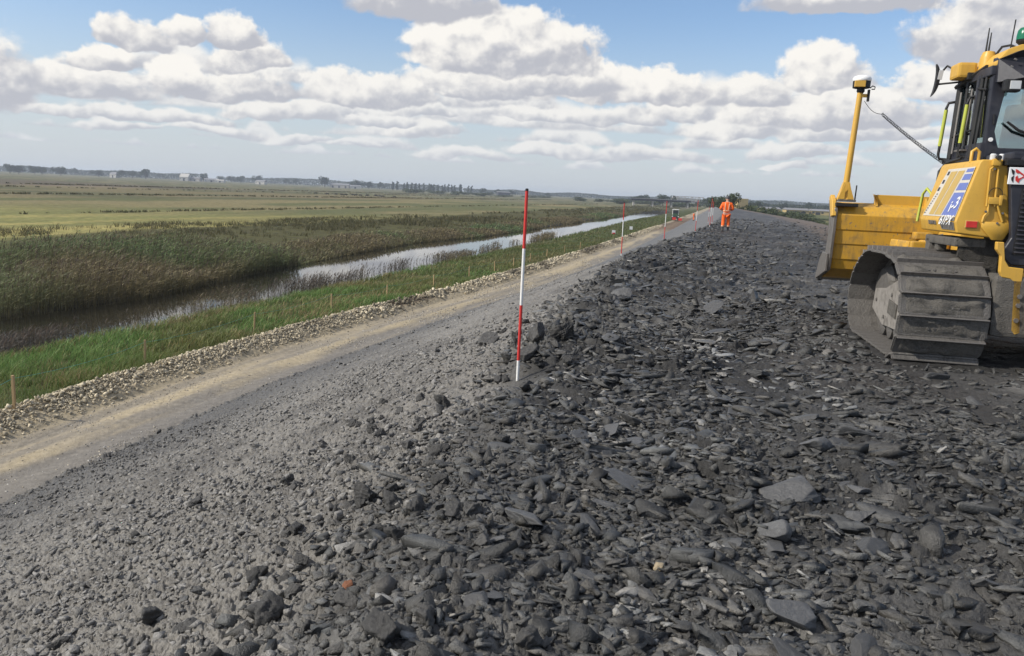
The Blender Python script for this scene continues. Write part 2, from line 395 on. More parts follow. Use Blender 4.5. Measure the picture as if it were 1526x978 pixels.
# ------------------------------------------------------------------ GROUND: one sheet, cut into embankment, track and land by where it lies
def ground_colour(x, y):
    q, crest, slope = zones(x, y)
    n1 = fbm(x*.8, y*.7, 401, 4); n2 = fbm(x*3.1, y*2.9, 402, 3); n3 = fbm(x*.12, y*.10, 403, 4)
    g = np.array
    def mix(a, b, t): return a*(1 - t[:, None]) + b*t[:, None]
    c_cr = mix(g([.031, .030, .0285])[None], g([.066, .064, .061])[None], sstep(.35, .7, n1))
    pale = sstep(.56, .68, fbm(x*1.5, y*1.1, 404, 4)) * sstep(.45, .6, n2)
    c_cr = mix(c_cr, g([.15, .145, .135])[None], pale*.75)
    brown = sstep(.5, .75, fbm(x*.4, y*.25, 405, 3))*sstep(1.5, 4, q)
    c_cr = mix(c_cr, g([.070, .061, .053])[None], brown*.6)
    c_sl = mix(g([.195, .183, .163])[None], g([.122, .114, .102])[None], sstep(.38, .68, n1*.6 + n2*.4))
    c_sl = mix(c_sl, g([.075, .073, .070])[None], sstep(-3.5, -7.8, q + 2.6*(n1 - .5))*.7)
    c_sl = mix(c_sl, g([.10, .098, .094])[None], sstep(25, 60, y)*.75)
    c = mix(c_sl, c_cr, np.clip(crest/(crest + slope + 1e-6), 0, 1))
    c_br = mix(g([.150, .104, .068])[None], g([.095, .074, .054])[None], n1)
    c = mix(c, c_br, sstep(5.6, 7.6, q*np.interp(y, [120, 191, 260], [1, 2.5, 4]) + 2.0*(n1-.5)))
    # track
    st = fbm(q*2.2, y*.22, 406, 4)
    c_tr = mix(g([.150, .140, .128])[None], g([.205, .188, .163])[None], n1)
    c_tr = mix(c_tr, g([.335, .285, .205])[None], sstep(-9.3, -10.4, q + 1.1*(n1-.5) + .5*(n2-.5))*(.35 + .65*sstep(.3, .6, st)))
    cream = np.clip(np.exp(-((q + 10.15 + .5*(n1-.5))/.55)**2)*sstep(.40, .66, st + .45*(n2-.5))*1.0 + .35*np.exp(-((q + 9.2)/.3)**2)*sstep(.5, .68, st) + sstep(-10.9, -11.4, q)*sstep(.3, .55, n2+.15), 0, 1)
    c_tr = mix(c_tr, g([.36, .30, .20])[None], cream*.8)
    c_tr = mix(c_tr, g([.13, .085, .055])[None], sstep(120, 150, y)*sstep(260, 220, y)*.8)
    c = mix(c, c_tr, sstep(-8.6, -8.85, q))
    c_be = mix(g([.44, .38, .275])[None], g([.27, .23, .165])[None], n2)
    c_be = mix(c_be, g([.11, .085, .06])[None], sstep(.55, .7, fbm(x*.25, y*.2, 407, 3))*sstep(25, 32, y))
    c = mix(c, c_be, sstep(-11.4, -11.8, q + .3*(n1-.5)))
    c_ve = mix(g([.040, .060, .016])[None], g([.075, .070, .030])[None], n1)
    c = mix(c, c_ve, sstep(-12.5, -12.9, q + .35*(n2-.5)))
    nq = np.interp(y, *NEARQ); fq = np.interp(y, *FARQ)
    c = mix(c, g([.030, .026, .018])[None], sstep(.8, -.3, q - nq))
    # the far side: strips of land that run along the river
    b = q - fq + 6*(fbm(x*.03, y*.03, 408, 3) - .5)
    bk = q + 60*(fbm(x*.004, y*.004, 409, 3) - .5)
    c = mix(c, mix(g([.060, .052, .024])[None], g([.085, .085, .032])[None], n1), sstep(-.5, -3, b))
    olive = mix(g([.29, .25, .092])[None], g([.185, .182, .066])[None], sstep(.36, .62, fbm(q*.33, y*.012, 410, 4)))
    rough_ = mix(g([.185, .158, .078])[None], g([.105, .110, .048])[None], sstep(.40, .60, fbm(q*.07, y*.022, 416, 4)))
    olive = mix(olive, g([.105, .108, .042])[None], sstep(.50, .66, fbm(q*.05, y*.018, 417, 4))*.55)
    olive = mix(olive, rough_, sstep(120, 185, y + 60*(fbm(q*.02, y*.01, 418, 3) - .5) - .25*(q + 60)))
    c = mix(c, olive, sstep(-26, -30, b))
    c = mix(c, mix(g([.155, .130, .068])[None], g([.085, .088, .042])[None], sstep(.42, .6, fbm(q*.03, y*.012, 411, 4))), sstep(-150, -165, bk))
    c = mix(c, mix(g([.175, .135, .095])[None], g([.105, .088, .06])[None], sstep(.45, .65, fbm(q*.01, y*.006, 412, 4))), sstep(-260, -300, bk))
    c = mix(c, mix(g([.24, .21, .11])[None], g([.12, .12, .055])[None], sstep(.45, .58, fbm(q*.004, y*.003, 413, 3))), sstep(-520, -640, bk))
    c = mix(c, mix(g([.17, .15, .085])[None], g([.075, .085, .04])[None], sstep(.4, .6, n3)), sstep(420, 560, y)*sstep(-12.9, -20, q))
    rt = mix(g([.085, .098, .036])[None], g([.135, .125, .055])[None], sstep(.4, .65, fbm(x*.05, y*.04, 414, 4)))
    c = mix(c, rt, sstep(13, 19, q + 5*(n1-.5)))
    c = mix(c, mix(g([.17, .15, .085])[None], g([.075, .085, .04])[None], sstep(.4, .6, n3)), sstep(160, 300, q))
    return c

def fan(radii, angles):
    """rows at the given distances, columns at the given bearings from the place where the photographer stands"""
    rr, aa = np.meshgrid(radii, angles, indexing='ij')
    x = rr*np.sin(aa); y = rr*np.cos(aa)
    nr, na = rr.shape; idx = np.arange(nr*na).reshape(nr, na)
    F = np.stack([idx[:-1, :-1], idx[:-1, 1:], idx[1:, 1:], idx[1:, :-1]], -1).reshape(-1, 4)
    sp = np.maximum(rr*np.gradient(angles)[None, :].clip(0, .004), np.gradient(radii)[:, None]*.55)
    return x.ravel(), y.ravel(), F, sp.ravel()

ang = np.concatenate([np.linspace(-75, -40, 60)[:-1], np.linspace(-40, 40, 1040), np.linspace(40, 75, 60)[1:]])
rad = np.concatenate([np.geomspace(1.2, 60, 1060)[:-1], np.geomspace(60, 3900, 280)])
gx, gy, gF, gsp = fan(rad, np.radians(ang))
gz = full_z(gx, gy, gsp); gc = ground_colour(gx, gy)
qc = (gx - Ex(gy))[gF].mean(1)
GV = np.stack([gx, gy, gz], 1)

def cut(mask, name, mat):
    F = gF[mask]; u, inv = np.unique(F, return_inverse=True)
    o = np_mesh(name, GV[u], inv.reshape(F.shape), mat, gc[u], smooth=True)
    return tag(o, kind='structure')
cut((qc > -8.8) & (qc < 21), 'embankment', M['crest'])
cut((qc <= -8.8) & (qc > -11.5), 'dirt_track', M['track'])
cut((qc <= -11.5) | (qc >= 21), 'land', M['field'])
del gz, gc, GV, gF, gx, gy, gsp

# river
def river():
    ys = np.concatenate([np.linspace(4, 120, 117), np.linspace(124, 330, 60)])
    nq = np.interp(ys, *NEARQ) + 1.3; fq = np.interp(ys, *FARQ) - 1.3
    V = []; 
    for k in range(9):
        t = k/8; q = nq*(1-t) + fq*t; V.append(np.stack([Ex(ys) + q, ys, np.full(ys.shape, -4.66)], 1))
    V = np.concatenate(V); n = len(ys); idx = np.arange(9*n).reshape(9, n)
    F = np.stack([idx[:-1, :-1], idx[1:, :-1], idx[1:, 1:], idx[:-1, 1:]], -1).reshape(-1, 4)
    m, nn, b = new_mat('river_water')
    co = nn.new('ShaderNodeNewGeometry').outputs['Position']
    b.inputs['Base Color'].default_value = (.022, .020, .014, 1); b.inputs['Roughness'].default_value = .03; b.inputs['IOR'].default_value = 1.45
    w = nn.noise(nn.v('MULTIPLY', co, (1., .6, 1.)), 2.6, 5, .6, .4); w2 = nn.noise(co, .25, 2)
    bp = nn.new('ShaderNodeBump'); bp.inputs['Distance'].default_value = .02; nn.put(bp.inputs['Strength'], nn.rng(w2, .4, .65, .04, .16)); nn.put(bp.inputs['Height'], w); nn.put(b.inputs['Normal'], bp.outputs[0])
    tag(np_mesh('river_water', V, F, m, smooth=True), kind='structure')
river()

# ------------------------------------------------------------------ CLODS
def ico(k):
    bm = bmesh.new(); bmesh.ops.create_icosphere(bm, subdivisions=k, radius=1)
    V = np.array([v.co[:] for v in bm.verts]); F = np.array([[v.index for v in f.verts] for f in bm.faces]); bm.free(); return V, F
ICO = {k: ico(k) for k in (1, 2, 3, 4, 5)}

def clod_shape(g, k, planes=13, rough=.08, cut_lo=.62):
    """a lump broken along flat faces, roughened: the distance to the nearest of some random planes"""
    D, F = ICO[k]
    nn = g.normal(size=(planes, 3)); nn /= np.linalg.norm(nn, axis=1)[:, None]
    dd = g.uniform(cut_lo, 1.0, planes)
    c = D @ nn.T; r = np.where(c > .08, dd[None]/np.maximum(c, .08), 9).min(1); r = np.minimum(r, 1.25)
    ns = 0
    for s, a in ((2.5, .5), (5, .3), (11, .2), (23, .12)):
        w = g.normal(size=(5, 3))*s; ph = g.uniform(0, 6.28, 5); ns = ns + a*np.sin(D @ w.T + ph).mean(1)*1.8
    r = r*(1 + rough*ns)
    return D*r[:, None], F

def rot_mats(g, n, tilt, yaw=None):
    """turns about z, then leans by up to tilt"""
    a = g.uniform(0, 2*PI, n) if yaw is None else g.normal(0, yaw, n) + PI*g.integers(0, 2, n); ax = g.uniform(0, 2*PI, n); t = g.normal(0, tilt, n)
    c, s = np.cos(a), np.sin(a); Z = np.zeros((n, 3, 3)); Z[:, 0, 0] = c; Z[:, 0, 1] = -s; Z[:, 1, 0] = s; Z[:, 1, 1] = c; Z[:, 2, 2] = 1
    u = np.stack([np.cos(ax), np.sin(ax), np.zeros(n)], 1); ct, st = np.cos(t), np.sin(t)
    K = np.zeros((n, 3, 3)); K[:, 0, 2] = u[:, 1]; K[:, 1, 2] = -u[:, 0]; K[:, 2, 0] = -u[:, 1]; K[:, 2, 1] = u[:, 0]
    T = np.eye(3)[None] + st[:, None, None]*K + (1-ct)[:, None, None]*(K @ K)
    return T @ Z

def hull_shape(g):
    """crisp broken crumb: the hull of a few random points"""
    bm = bmesh.new(); d = g.normal(size=(13, 3)); d /= np.linalg.norm(d, axis=1)[:, None]; d *= g.uniform(.7, 1.05, 13)[:, None]
    for p in d: bm.verts.new(p)
    r = bmesh.ops.convex_hull(bm, input=bm.verts)
    bmesh.ops.delete(bm, geom=[e for e in r['geom_interior'] if isinstance(e, bmesh.types.BMVert)], context='VERTS')
    bmesh.ops.triangulate(bm, faces=bm.faces); bm.verts.index_update()
    V = np.array([v.co[:] for v in bm.verts]); F = np.array([[v.index for v in f.verts] for f in bm.faces]); bm.free(); return V, F

def block_shape(g):
    """angular lump split along flat faces, few corners and crisp edges"""
    bm = bmesh.new(); n = int(g.integers(7, 10)); P = g.uniform(-1, 1, (n, 3)); P /= np.abs(P).max(1)[:, None]; P *= g.uniform(.75, 1.0, (n, 1))
    for p in P: bm.verts.new(p)
    r = bmesh.ops.convex_hull(bm, input=bm.verts)
    bmesh.ops.delete(bm, geom=[e for e in r['geom_interior'] if isinstance(e, bmesh.types.BMVert)], context='VERTS')
    bmesh.ops.triangulate(bm, faces=bm.faces); bm.verts.index_update()
    V = np.array([v.co[:] for v in bm.verts]); F = np.array([[v.index for v in f.verts] for f in bm.faces]); bm.free(); return V, F

def shard_shape(g):
    """flat flake with a ragged outline, a slightly bent top and crisp edges"""
    n = int(g.integers(6, 10)); a = np.sort(g.uniform(0, 2*PI, n) * .35 + np.linspace(0, 2*PI, n, endpoint=False)); r = g.uniform(.55, 1.1, n)
    o = np.stack([r*np.cos(a), r*np.sin(a)], 1); t = g.normal(0, .25, 2); bend = g.normal(0, .35)
    def lay(k, z, j): q = o*k + g.normal(0, j, (n, 2)); return np.c_[q, z + q @ t + bend*q[:, 0]**2 + g.normal(0, .08, n)]
    V = np.concatenate([lay(.92, -.8, .03), lay(1.0, .35, .03), lay(.93, .8, .03), [[0, 0, .85 + g.normal(0, .15)]], [[0, 0, -.8]]])
    F = []
    for i in range(n):
        j = (i+1) % n
        for b in (0, n): F += [(b+i, b+j, b+n+j), (b+i, b+n+j, b+n+i)]
        F += [(2*n+i, 2*n+j, 3*n), (j, i, 3*n+1)]
    return V, np.array(F)

def scatter(name, mat, P, S, col, g, makers, tilt=.5, smooth=False, yaw=None):
    """bakes one mesh: every crumb is one of the shapes, turned, leaned, stretched and coloured on its own"""
    shapes = [m(g) for m in makers]; ns = len(shapes)
    which = g.integers(0, ns, len(P)); Rm = rot_mats(g, len(P), tilt, yaw)
    Vs, Fs, Cs, off = [], [], [], 0
    for s, (V, F) in enumerate(shapes):
        i = np.nonzero(which == s)[0]
        if not len(i): continue
        W = np.einsum('nij,nvj->nvi', Rm[i], V[None]*S[i][:, None, :]) + P[i][:, None, :]
        m = len(V); Vs.append(W.reshape(-1, 3)); Cs.append(np.repeat(col[i], m, 0))
        Fs.append((F[None] + (np.arange(len(i))*m)[:, None, None]).reshape(-1, 3) + off); off += m*len(i)
    return np_mesh(name, np.concatenate(Vs), np.concatenate(Fs), mat, np.concatenate(Cs), smooth=smooth)

def in_view(x, y, lim=.72): return (y > 1.6) & (np.abs(x) < lim*y + .8)

def under_machine(x, y):
    """the tracked-down strip where the bulldozer stands"""
    dx, dy = x - 3.9, y - 7.9; c, d = math.cos(R(11)), math.sin(R(11)); lx = dx*c - dy*d; ly = dx*d + dy*c
    return (lx > -.06) & (lx < 3.1) & (ly > -.06) & (ly < 2.9)

def crest_scatter():
    g = np.random.default_rng(5); out = {'flake': [], 'chunk': [], 'crumb': []}
    for kind, lo, hi, dens, y0, y1 in (('flake', .008, .034, 1150, 1.8, 5.6), ('flake', .020, .058, 260, 1.8, 12), ('flake', .045, .11, 17, 1.8, 26), ('flake', .08, .17, 2.6, 10, 75),
                                       ('chunk', .010, .030, 260, 1.8, 5.6), ('chunk', .02, .05, 60, 1.8, 12), ('chunk', .04, .085, 6, 1.8, 30),
                                       ('crumb', .009, .024, 420, 1.8, 5.0), ('crumb', .018, .042, 90, 1.8, 10), ('crumb', .032, .075, 26, 1.8, 24), ('crumb', .06, .13, 6, 8, 60)):
        n = int(dens*(y1-y0)*9.5)
        y = g.uniform(y0, y1, n); q = g.uniform(-1.6, 8.2, n); x = Ex(y) + q
        cl = fbm(x*1.1, y*.9, 501, 3); ridge = np.where(q < .1, .8*np.exp(-((q - .1)/.5)**2), sstep(1.5, .7, q))
        if kind == 'crumb': pr = np.maximum(ridge, .28*sstep(.45, .65, cl)*(q > .5) + .12*(q > .5))
        else: pr = np.where(q < .8, ridge*.35, .45 + .55*sstep(.35, .55, 1-cl))
        pr = pr*(1 - .55*sstep(2.6, 4.2, q)*sstep(3.2, 5.5, y))
        lx, ly = (x-3.9)*.9816 - (y-7.9)*.1908, (x-3.9)*.1908 + (y-7.9)*.9816
        pr = pr*np.where((ly < -.1) & (((lx > -1.75) & (lx < -.8)) | ((lx > 0) & (lx < 1.3))), .65, 1)
        pick = in_view(x, y) & (g.random(n) < pr) & ~under_machine(x, y)
        x, y, q = x[pick], y[pick], q[pick]; n = len(x)
        s = lo + (hi-lo)*g.random(n)**1.8; s = np.where((x - .07)**2 + (y - 6.75)**2 < .16, s*.35, s); z = full_z(x, y, np.full(n, .01))
        flat = g.uniform(.5, .95, n) if kind == 'crumb' else g.uniform(.35, .75, n) if kind == 'chunk' else g.uniform(.12, .34, n)
        far = 1 - .35*sstep(3.5, 8, y)
        sc = np.stack([s*g.uniform(.85, 1.9, n), s*g.uniform(.6, 1.0, n), s*flat*far], 1)
        v = np.where(g.random(n) < .02 + sum(.55*np.exp(-((x-px)/rx)**2 - ((y-py)/ry)**2) for px, py, rx, ry in ((1.95, 7.6, .45, .9), (2.35, 6.4, .5, .35), (.62, 4.9, .22, .5), (.48, 6.3, .2, .6), (.52, 2.75, .14, .25), (-.30, 2.62, .12, .3), (1.0, 3.0, .2, .2))), g.uniform(.12, .24, n), .040 + .070*g.random(n)**1.5) if kind == 'flake' else .032 + .050*g.random(n)**1.5; t = g.uniform(-.03, .05, n)
        v = v*(.62 + .75*fbm(x*1.6, y*1.3, 541, 3))
        out[kind].append((np.stack([x, y, z + s*flat*(.2 if kind == 'crumb' else .32)], 1), sc, np.stack([v*1.19*(1.0 + t), v*1.17, v*1.10*(1 - t)], 1)))
    for kind, mk, tl, lab in (('flake', [shard_shape]*30, .34, 'flat broken flakes of dark grey clay strewn over the embankment top'), ('chunk', [block_shape]*30, .5, 'thick platy chunks of broken grey clay strewn over the embankment top'), ('crumb', [block_shape]*24 + [hull_shape]*10, .8, 'loose angular crumbs of dark grey clay along the embankment top')):
        tag(scatter('clay_rubble', M['flake'], *[np.concatenate([o[i] for o in out[kind]]) for i in range(3)], g, mk, tl, yaw=.65 if kind == 'flake' else None), lab, 'rubble', kind='stuff')

def slope_scatter():
    g = np.random.default_rng(6); out = []
    for (lo, hi, dens, y0, y1) in ((.007, .022, 560, 2.0, 6.5), (.012, .034, 210, 2.0, 14), (.022, .048, 9, 2.2, 34)):
        n = int(dens*(y1-y0)*8.6); y = g.uniform(y0, y1, n); q = g.uniform(-8.8, -.05, n); x = Ex(y) + q
        pick = in_view(x, y) & (g.random(n) < .30 + .7*sstep(.35, .6, fbm(x*1.3, y*1.1, 511, 3)))
        x, y, q = x[pick], y[pick], q[pick]; n = len(x)
        s = lo + (hi-lo)*g.random(n)**1.7; z = full_z(x, y, np.full(n, .01)); fl = g.uniform(.22, .7, n); toe = sstep(-4.8, -8.0, q)
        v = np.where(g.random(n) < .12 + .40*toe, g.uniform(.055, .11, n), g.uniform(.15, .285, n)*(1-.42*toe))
        out.append((np.stack([x, y, z + s*fl*.35], 1), np.stack([s*g.uniform(.9, 1.7, n), s*g.uniform(.6, 1, n), s*fl], 1), np.stack([v*1.03, v*.985, v*.91], 1)))
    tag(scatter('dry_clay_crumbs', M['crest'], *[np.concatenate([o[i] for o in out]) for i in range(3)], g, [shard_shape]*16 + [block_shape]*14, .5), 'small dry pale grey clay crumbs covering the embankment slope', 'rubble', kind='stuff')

def berm_scatter():
    g = np.random.default_rng(8); out = []
    for (lo, hi, dens, y0, y1) in ((.018, .045, 380, 9, 30), (.03, .085, 90, 9, 60), (.07, .13, 22, 30, 150)):
        n = int(dens*(y1-y0)*1.7); y = g.uniform(y0, y1, n); q = g.normal(-12.0, .30, n); x = Ex(y) + q
        pick = (q > -12.8) & (q < -11.1) & (g.random(n) < .25 + sstep(.35, .6, fbm(x*.7, y*.5, 521, 3))) & in_view(x, y); x, y, q = x[pick], y[pick], q[pick]; n = len(x)
        s = lo + (hi-lo)*g.random(n)**1.5; fl = g.uniform(.55, .95, n); z = full_z(x, y, np.full(n, .03)) + np.maximum(0, .12*np.exp(-((q+12.1)/.35)**2)*g.random(n))
        dirty = sstep(.55, .7, fbm(x*.25, y*.2, 407, 3))*sstep(25, 32, y); v = g.uniform(.26, .60, n)*(1 - .62*dirty)
        out.append((np.stack([x, y, z + s*.3], 1), np.stack([s*g.uniform(.8, 1.3, n), s*g.uniform(.7, 1, n), s*fl], 1), np.stack([v, v*.87, v*.63], 1)))
    tag(scatter('stone_rubble', M['track'], *[np.concatenate([o[i] for o in out]) for i in range(3)], g, [hull_shape]*24, .9), 'low bank of cream limestone rubble along the far side of the dirt track', 'rubble', kind='stuff')

def track_scatter():
    g = np.random.default_rng(9); n = 16000; y = 9*np.exp(g.random(n)*math.log(70/9)); q = g.uniform(-11.5, -8.7, n); x = Ex(y) + q
    pick = in_view(x, y) & (g.random(n) < .1 + sstep(.45, .65, fbm(x*1.1, y*.35, 531, 3))); x, y, q = x[pick], y[pick], q[pick]; n = len(x)
    s = (.007 + .02*g.random(n)**2)*np.clip(y/18, 1, 2.5); z = full_z(x, y, np.full(n, .03)); v = g.uniform(.16, .45, n); w = g.uniform(0, 1, n)
    tag(scatter('track_gravel', M['track'], np.stack([x, y, z], 1), np.stack([s*1.2, s, s*.6], 1), np.stack([v, v*(.96 - .1*w), v*(.90 - .28*w)], 1), g, [hull_shape]*12, .6), 'loose pale stones scattered on the dirt track', 'gravel', kind='stuff')
track_scatter(); crest_scatter(); slope_scatter(); berm_scatter()

def clod_objects():
    """the clods and slabs that show largest, each an object of its own"""
    g = np.random.default_rng(21)
    protos = {}
    for kind, mat, pl, ro, lo in (('lump', 'clod_dark', 11, .26, .5), ('slab', 'clod_slab', 8, .07, .4), ('pale', 'clod_pale', 16, .08, .7)):
        protos[kind] = []
        for i in range(7):
            V, F = clod_shape(g, 5, pl, ro, lo)
            me = bpy.data.meshes.new('clay_clod'); me.from_pydata(V.tolist(), [], F.tolist()); me.materials.append(M[mat])
            me.polygons.foreach_set('use_smooth', np.ones(len(F), bool))
            protos[kind].append(me)
    def put(kind, x, y, s, label, group=None, flat=None, rz=None, mat=None, sink=.22, tilt=.25, i=None):
        me = protos[kind][g.integers(0, 7) if i is None else i]
        if mat: me = me.copy(); me.materials.clear(); me.materials.append(M[mat])
        o = bpy.data.objects.new('clay_sheet' if kind == 'slab' else 'clay_clod', me); COL.objects.link(o)
        f = flat if flat else (g.uniform(.55, .85) if kind != 'slab' else g.uniform(.18, .34))
        o.scale = (s*g.uniform(.9, 1.2), s*g.uniform(.7, .95), s*f)
        o.rotation_euler = (g.normal(0, tilt), g.normal(0, tilt), g.uniform(0, 6.28) if rz is None else rz)
        z = float(full_z(np.array([x]), np.array([y]), np.array([.01]))[0])
        o.location = (x, y, z + s*f*(.75 - sink))
        tag(o, label, 'slab' if kind == 'slab' else 'clod', group); return o
    # the ones that stand out
    special = [
        ('lump', -.306, 10.105, .24, 'broad dark clod lying alone on the grey slope left of the nearest ranging pole', .42),
        ('lump', .279, 8.55, .21, 'tall dark clod standing just behind the nearest ranging pole', .8),
        ('lump', .181, 7.30, .15, 'dark clod beside the foot of the nearest ranging pole', .8),
        ('lump', .537, 7.99, .17, 'brown black clod right of the pair behind the nearest pole', .7),
        ('lump', -1.676, 3.478, .085, 'dark clod farthest to the bottom left on the pale slope', .7),
        ('lump', -.963, 3.038, .145, 'largest cracked dark clod on the lower left slope', .85),
        ('lump', -.90, 3.22, .085, 'square broken clod leaning on the largest cracked clod', .8),
        ('lump', -1.508, 3.666, .08, 'low dark clod between two others on the lower left slope', .5),
        ('lump', -1.179, 3.571, .08, 'rounded dark clod above the largest cracked clod', .75),
        ('lump', -.971, 3.588, .065, 'upright wedge shaped clod on the pale slope', 1.0),
        ('lump', -.80, 4.25, .13, 'big upright dark clod leading the line of clods down the slope', 1.0),
        ('lump', -.66, 4.35, .10, 'dark clod touching the big upright clod', .8),
        ('lump', -.711, 5.352, .09, 'dark clod in the upper part of the line of clods on the slope', .65),
        ('lump', -.492, 3.464, .07, 'chunky clod with a flat lit top near the crest edge', .8),
        ('lump', -.72, 3.56, .10, 'long flat topped grey clod lying across the pale slope', .45),
        ('lump', -1.159, 6.526, .12, 'dark clod highest in the line of clods on the slope', .5),
        ('lump', -.707, 6.101, .10, 'rough dark clod below the nearest ranging pole foot', .6),
        ('lump', -1.422, 3.247, .09, 'crumbling low clod at the bottom left of the slope', .5),
        ('lump', -.384, 2.413, .10, 'big grey pointed clod at the very bottom of the crest edge', 1.1),
        ('lump', -.25, 2.50, .075, 'rounded grey clod right of the pointed one at the bottom', .8),
        ('lump', -.72, 2.75, .085, 'clump of dark clods at the bottom edge of the slope', .7),
        ('slab', 1.93, 4.814, .13, 'smooth grey upright slab of clay with a sharp lit face', .5),
        ('slab', 1.80, 3.757, .10, 'pale faced clay slab tilted towards the machine', .4),
        ('slab', 1.242, 3.441, .09, 'dark pointed slab standing up among the crumbs', .8),
        ('slab', 1.644, 3.301, .11, 'large angular slab with a bright upper face', .5),
        ('slab', 1.648, 5.942, .15, 'broad dark sheet of clay in the middle of the crest', .25),
        ('slab', 2.198, 6.828, .17, 'curled grey sheet of clay beside the pale streak', .25),
        ('slab', 1.546, 3.965, .19, 'long smeared clay sheet bending over the crumbs', .25),
        ('slab', 2.66, 5.35, .17, 'flat shiny blue grey patch of smeared clay near the crawler track', .10),
        ('slab', .675, 4.035, .15, 'smooth blue grey smear of clay in the crest middle', .14),
        ('lump', .155, 3.32, .055, 'round dark stone like lump on the crest', .95),
    ]
    for kind, x, y, s, lab, fl in special: put(kind, x, y, s*(.8 if kind == 'slab' else .72 if y > 7 else .6), lab, flat=fl)
    put('pale', .659, 3.109, .026, 'cream shell like stone lying on the dark crest', flat=.5, mat='clod_cream')
    put('pale', -.64, 3.08, .028, 'rust brown brick crumb on the pale slope', flat=.6, mat='clod_rust')
    # the rest of the large ones
    n = 0
    while n < 150:
        y = 2.3*math.exp(g.random()*1.9); q = g.uniform(.3, 6.5)
        x = float(Ex(y)) + q
        if abs(x) > .66*y or (q > 2.8 and y > 4.5 and g.random() < .75): continue
        put('slab', x, y, (.028 + .075*g.random()**2)*(1 + .06*y), 'flat grey slab of smeared clay lying among dark crumbs on the embankment top', 'clay slabs on the embankment top', tilt=.3); n += 1
    n = 0
    while n < 80:
        y = 2.3*math.exp(g.random()*2.2); q = g.normal(.15, .38)
        x = float(Ex(y)) + q
        if abs(x) > .66*y: continue
        put('lump', x, y, g.uniform(.026, .055)*(1 + .06*y), 'angular dark clay clod in the loose ridge along the crest edge', 'clods of the loose ridge along the crest edge', tilt=.5); n += 1
    n = 0
    while n < 34:
        y = 2.6*math.exp(g.random()*1.6); q = -.5 - abs(g.normal(0, .9))
        x = float(Ex(y)) + q
        if abs(x) > .66*y: continue
        put('lump', x, y, g.uniform(.022, .045)*(1 + .05*y), 'single dark clod rolled down onto the pale grey embankment slope', 'dark clods rolled onto the pale slope', tilt=.5); n += 1
clod_objects()

# ------------------------------------------------------------------ VEGETATION
def blades(name, P, H, W, lean, head, col, tipcol, parent=None, mat='leaf', curl=.5):
    """one bent strip per blade. P (n,3) feet, H heights, W widths, lean (n,2) sideways throw of the tip, head = bearing of the flat face"""
    n = len(P); T = np.array([0, .4, .75, 1.0]); Wt = np.array([1, .85, .55, .08])
    side = np.stack([np.cos(head), np.sin(head), np.zeros(n)], 1)
    V = np.zeros((n, 4, 2, 3)); C = np.zeros((n, 4, 2, 3))
    for k in range(4):
        t = T[k]; c = P.copy()
        c[:, :2] += lean*(t**2)[None] if np.ndim(t) else lean*t*t
        c[:, 2] += H*(t - curl*.28*t**3)
        V[:, k, 0] = c - side*(W*Wt[k]/2)[:, None]; V[:, k, 1] = c + side*(W*Wt[k]/2)[:, None]
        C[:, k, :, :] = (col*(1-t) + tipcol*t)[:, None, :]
    b = (np.arange(n)*8)[:, None]
    F = np.concatenate([b + np.array([[0, 1, 3, 2]]) + 2*k for k in range(3)])
    return np_mesh(name, V.reshape(-1, 3), F, M[mat], C.reshape(-1, 3), parent=parent)

def pickcol(g, n, a, b, var=.2):
    t = g.random(n)[:, None]; return (np.array(a)*(1-t) + np.array(b)*t)*g.uniform(1-var, 1+var, n)[:, None]

def verge():
    g = np.random.default_rng(31); out = []
    for (y0, y1, dens, hs, ws) in ((9, 24, 300, 1.0, 1.0), (24, 48, 130, .85, 1.7), (48, 95, 38, .65, 3.0), (95, 260, 5, .7, 7)):
        n = int((y1-y0)*9.5*dens); y = g.uniform(y0, y1, n); nq = np.interp(y, *NEARQ); t = g.random(n)
        q = -12.75 + t*(nq + 12.75); x = Ex(y) + q
        cl = fbm(x*.9, y*.8, 601, 3); ok = in_view(x, y, .8) & (g.random(n) < .25 + 1.2*sstep(.3, .6, cl)) & (q < -12.85 - .5*fbm(x*.6, y*.5, 602, 2))
        x, y, q, cl = x[ok], y[ok], q[ok], cl[ok]; n = len(x)
        z = full_z(x, y, np.full(n, .3)); lush = sstep(.35, .62, fbm(x*.22, y*.16, 603, 3)); dry = sstep(.47, .62, fbm(x*.35+4, y*.3, 604, 3))
        near = np.interp(q, [-22, -19, -14, -12.9], [1.0, .75, .75, .5])
        H = hs*g.uniform(.16, .50, n)*(.6 + .8*cl)*near*1.25; W = ws*g.uniform(.009, .019, n)
        a = g.uniform(0, 6.28, n); L = g.uniform(.1, .75, n)*H
        lean = np.stack([np.cos(a)*L + .28*H, np.sin(a)*L - .10*H], 1)
        fresh = pickcol(g, n, (.070, .145, .034), (.145, .205, .066), .4); dull = pickcol(g, n, (.085, .110, .032), (.150, .150, .055)); straw = pickcol(g, n, (.26, .21, .10), (.16, .13, .065))
        c = dull*(1-lush[:, None]) + fresh*lush[:, None]; k = (g.random(n) < .06 + .5*dry)[:, None]; c = np.where(k, straw, c)
        far = sstep(40, 90, y)[:, None]; c = c*(1-far*.6) + far*.6*pickcol(g, n, (.085, .085, .032), (.06, .075, .025))
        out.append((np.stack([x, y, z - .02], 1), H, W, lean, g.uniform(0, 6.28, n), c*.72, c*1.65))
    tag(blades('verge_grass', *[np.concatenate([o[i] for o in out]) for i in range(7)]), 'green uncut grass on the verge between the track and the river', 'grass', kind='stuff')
verge()

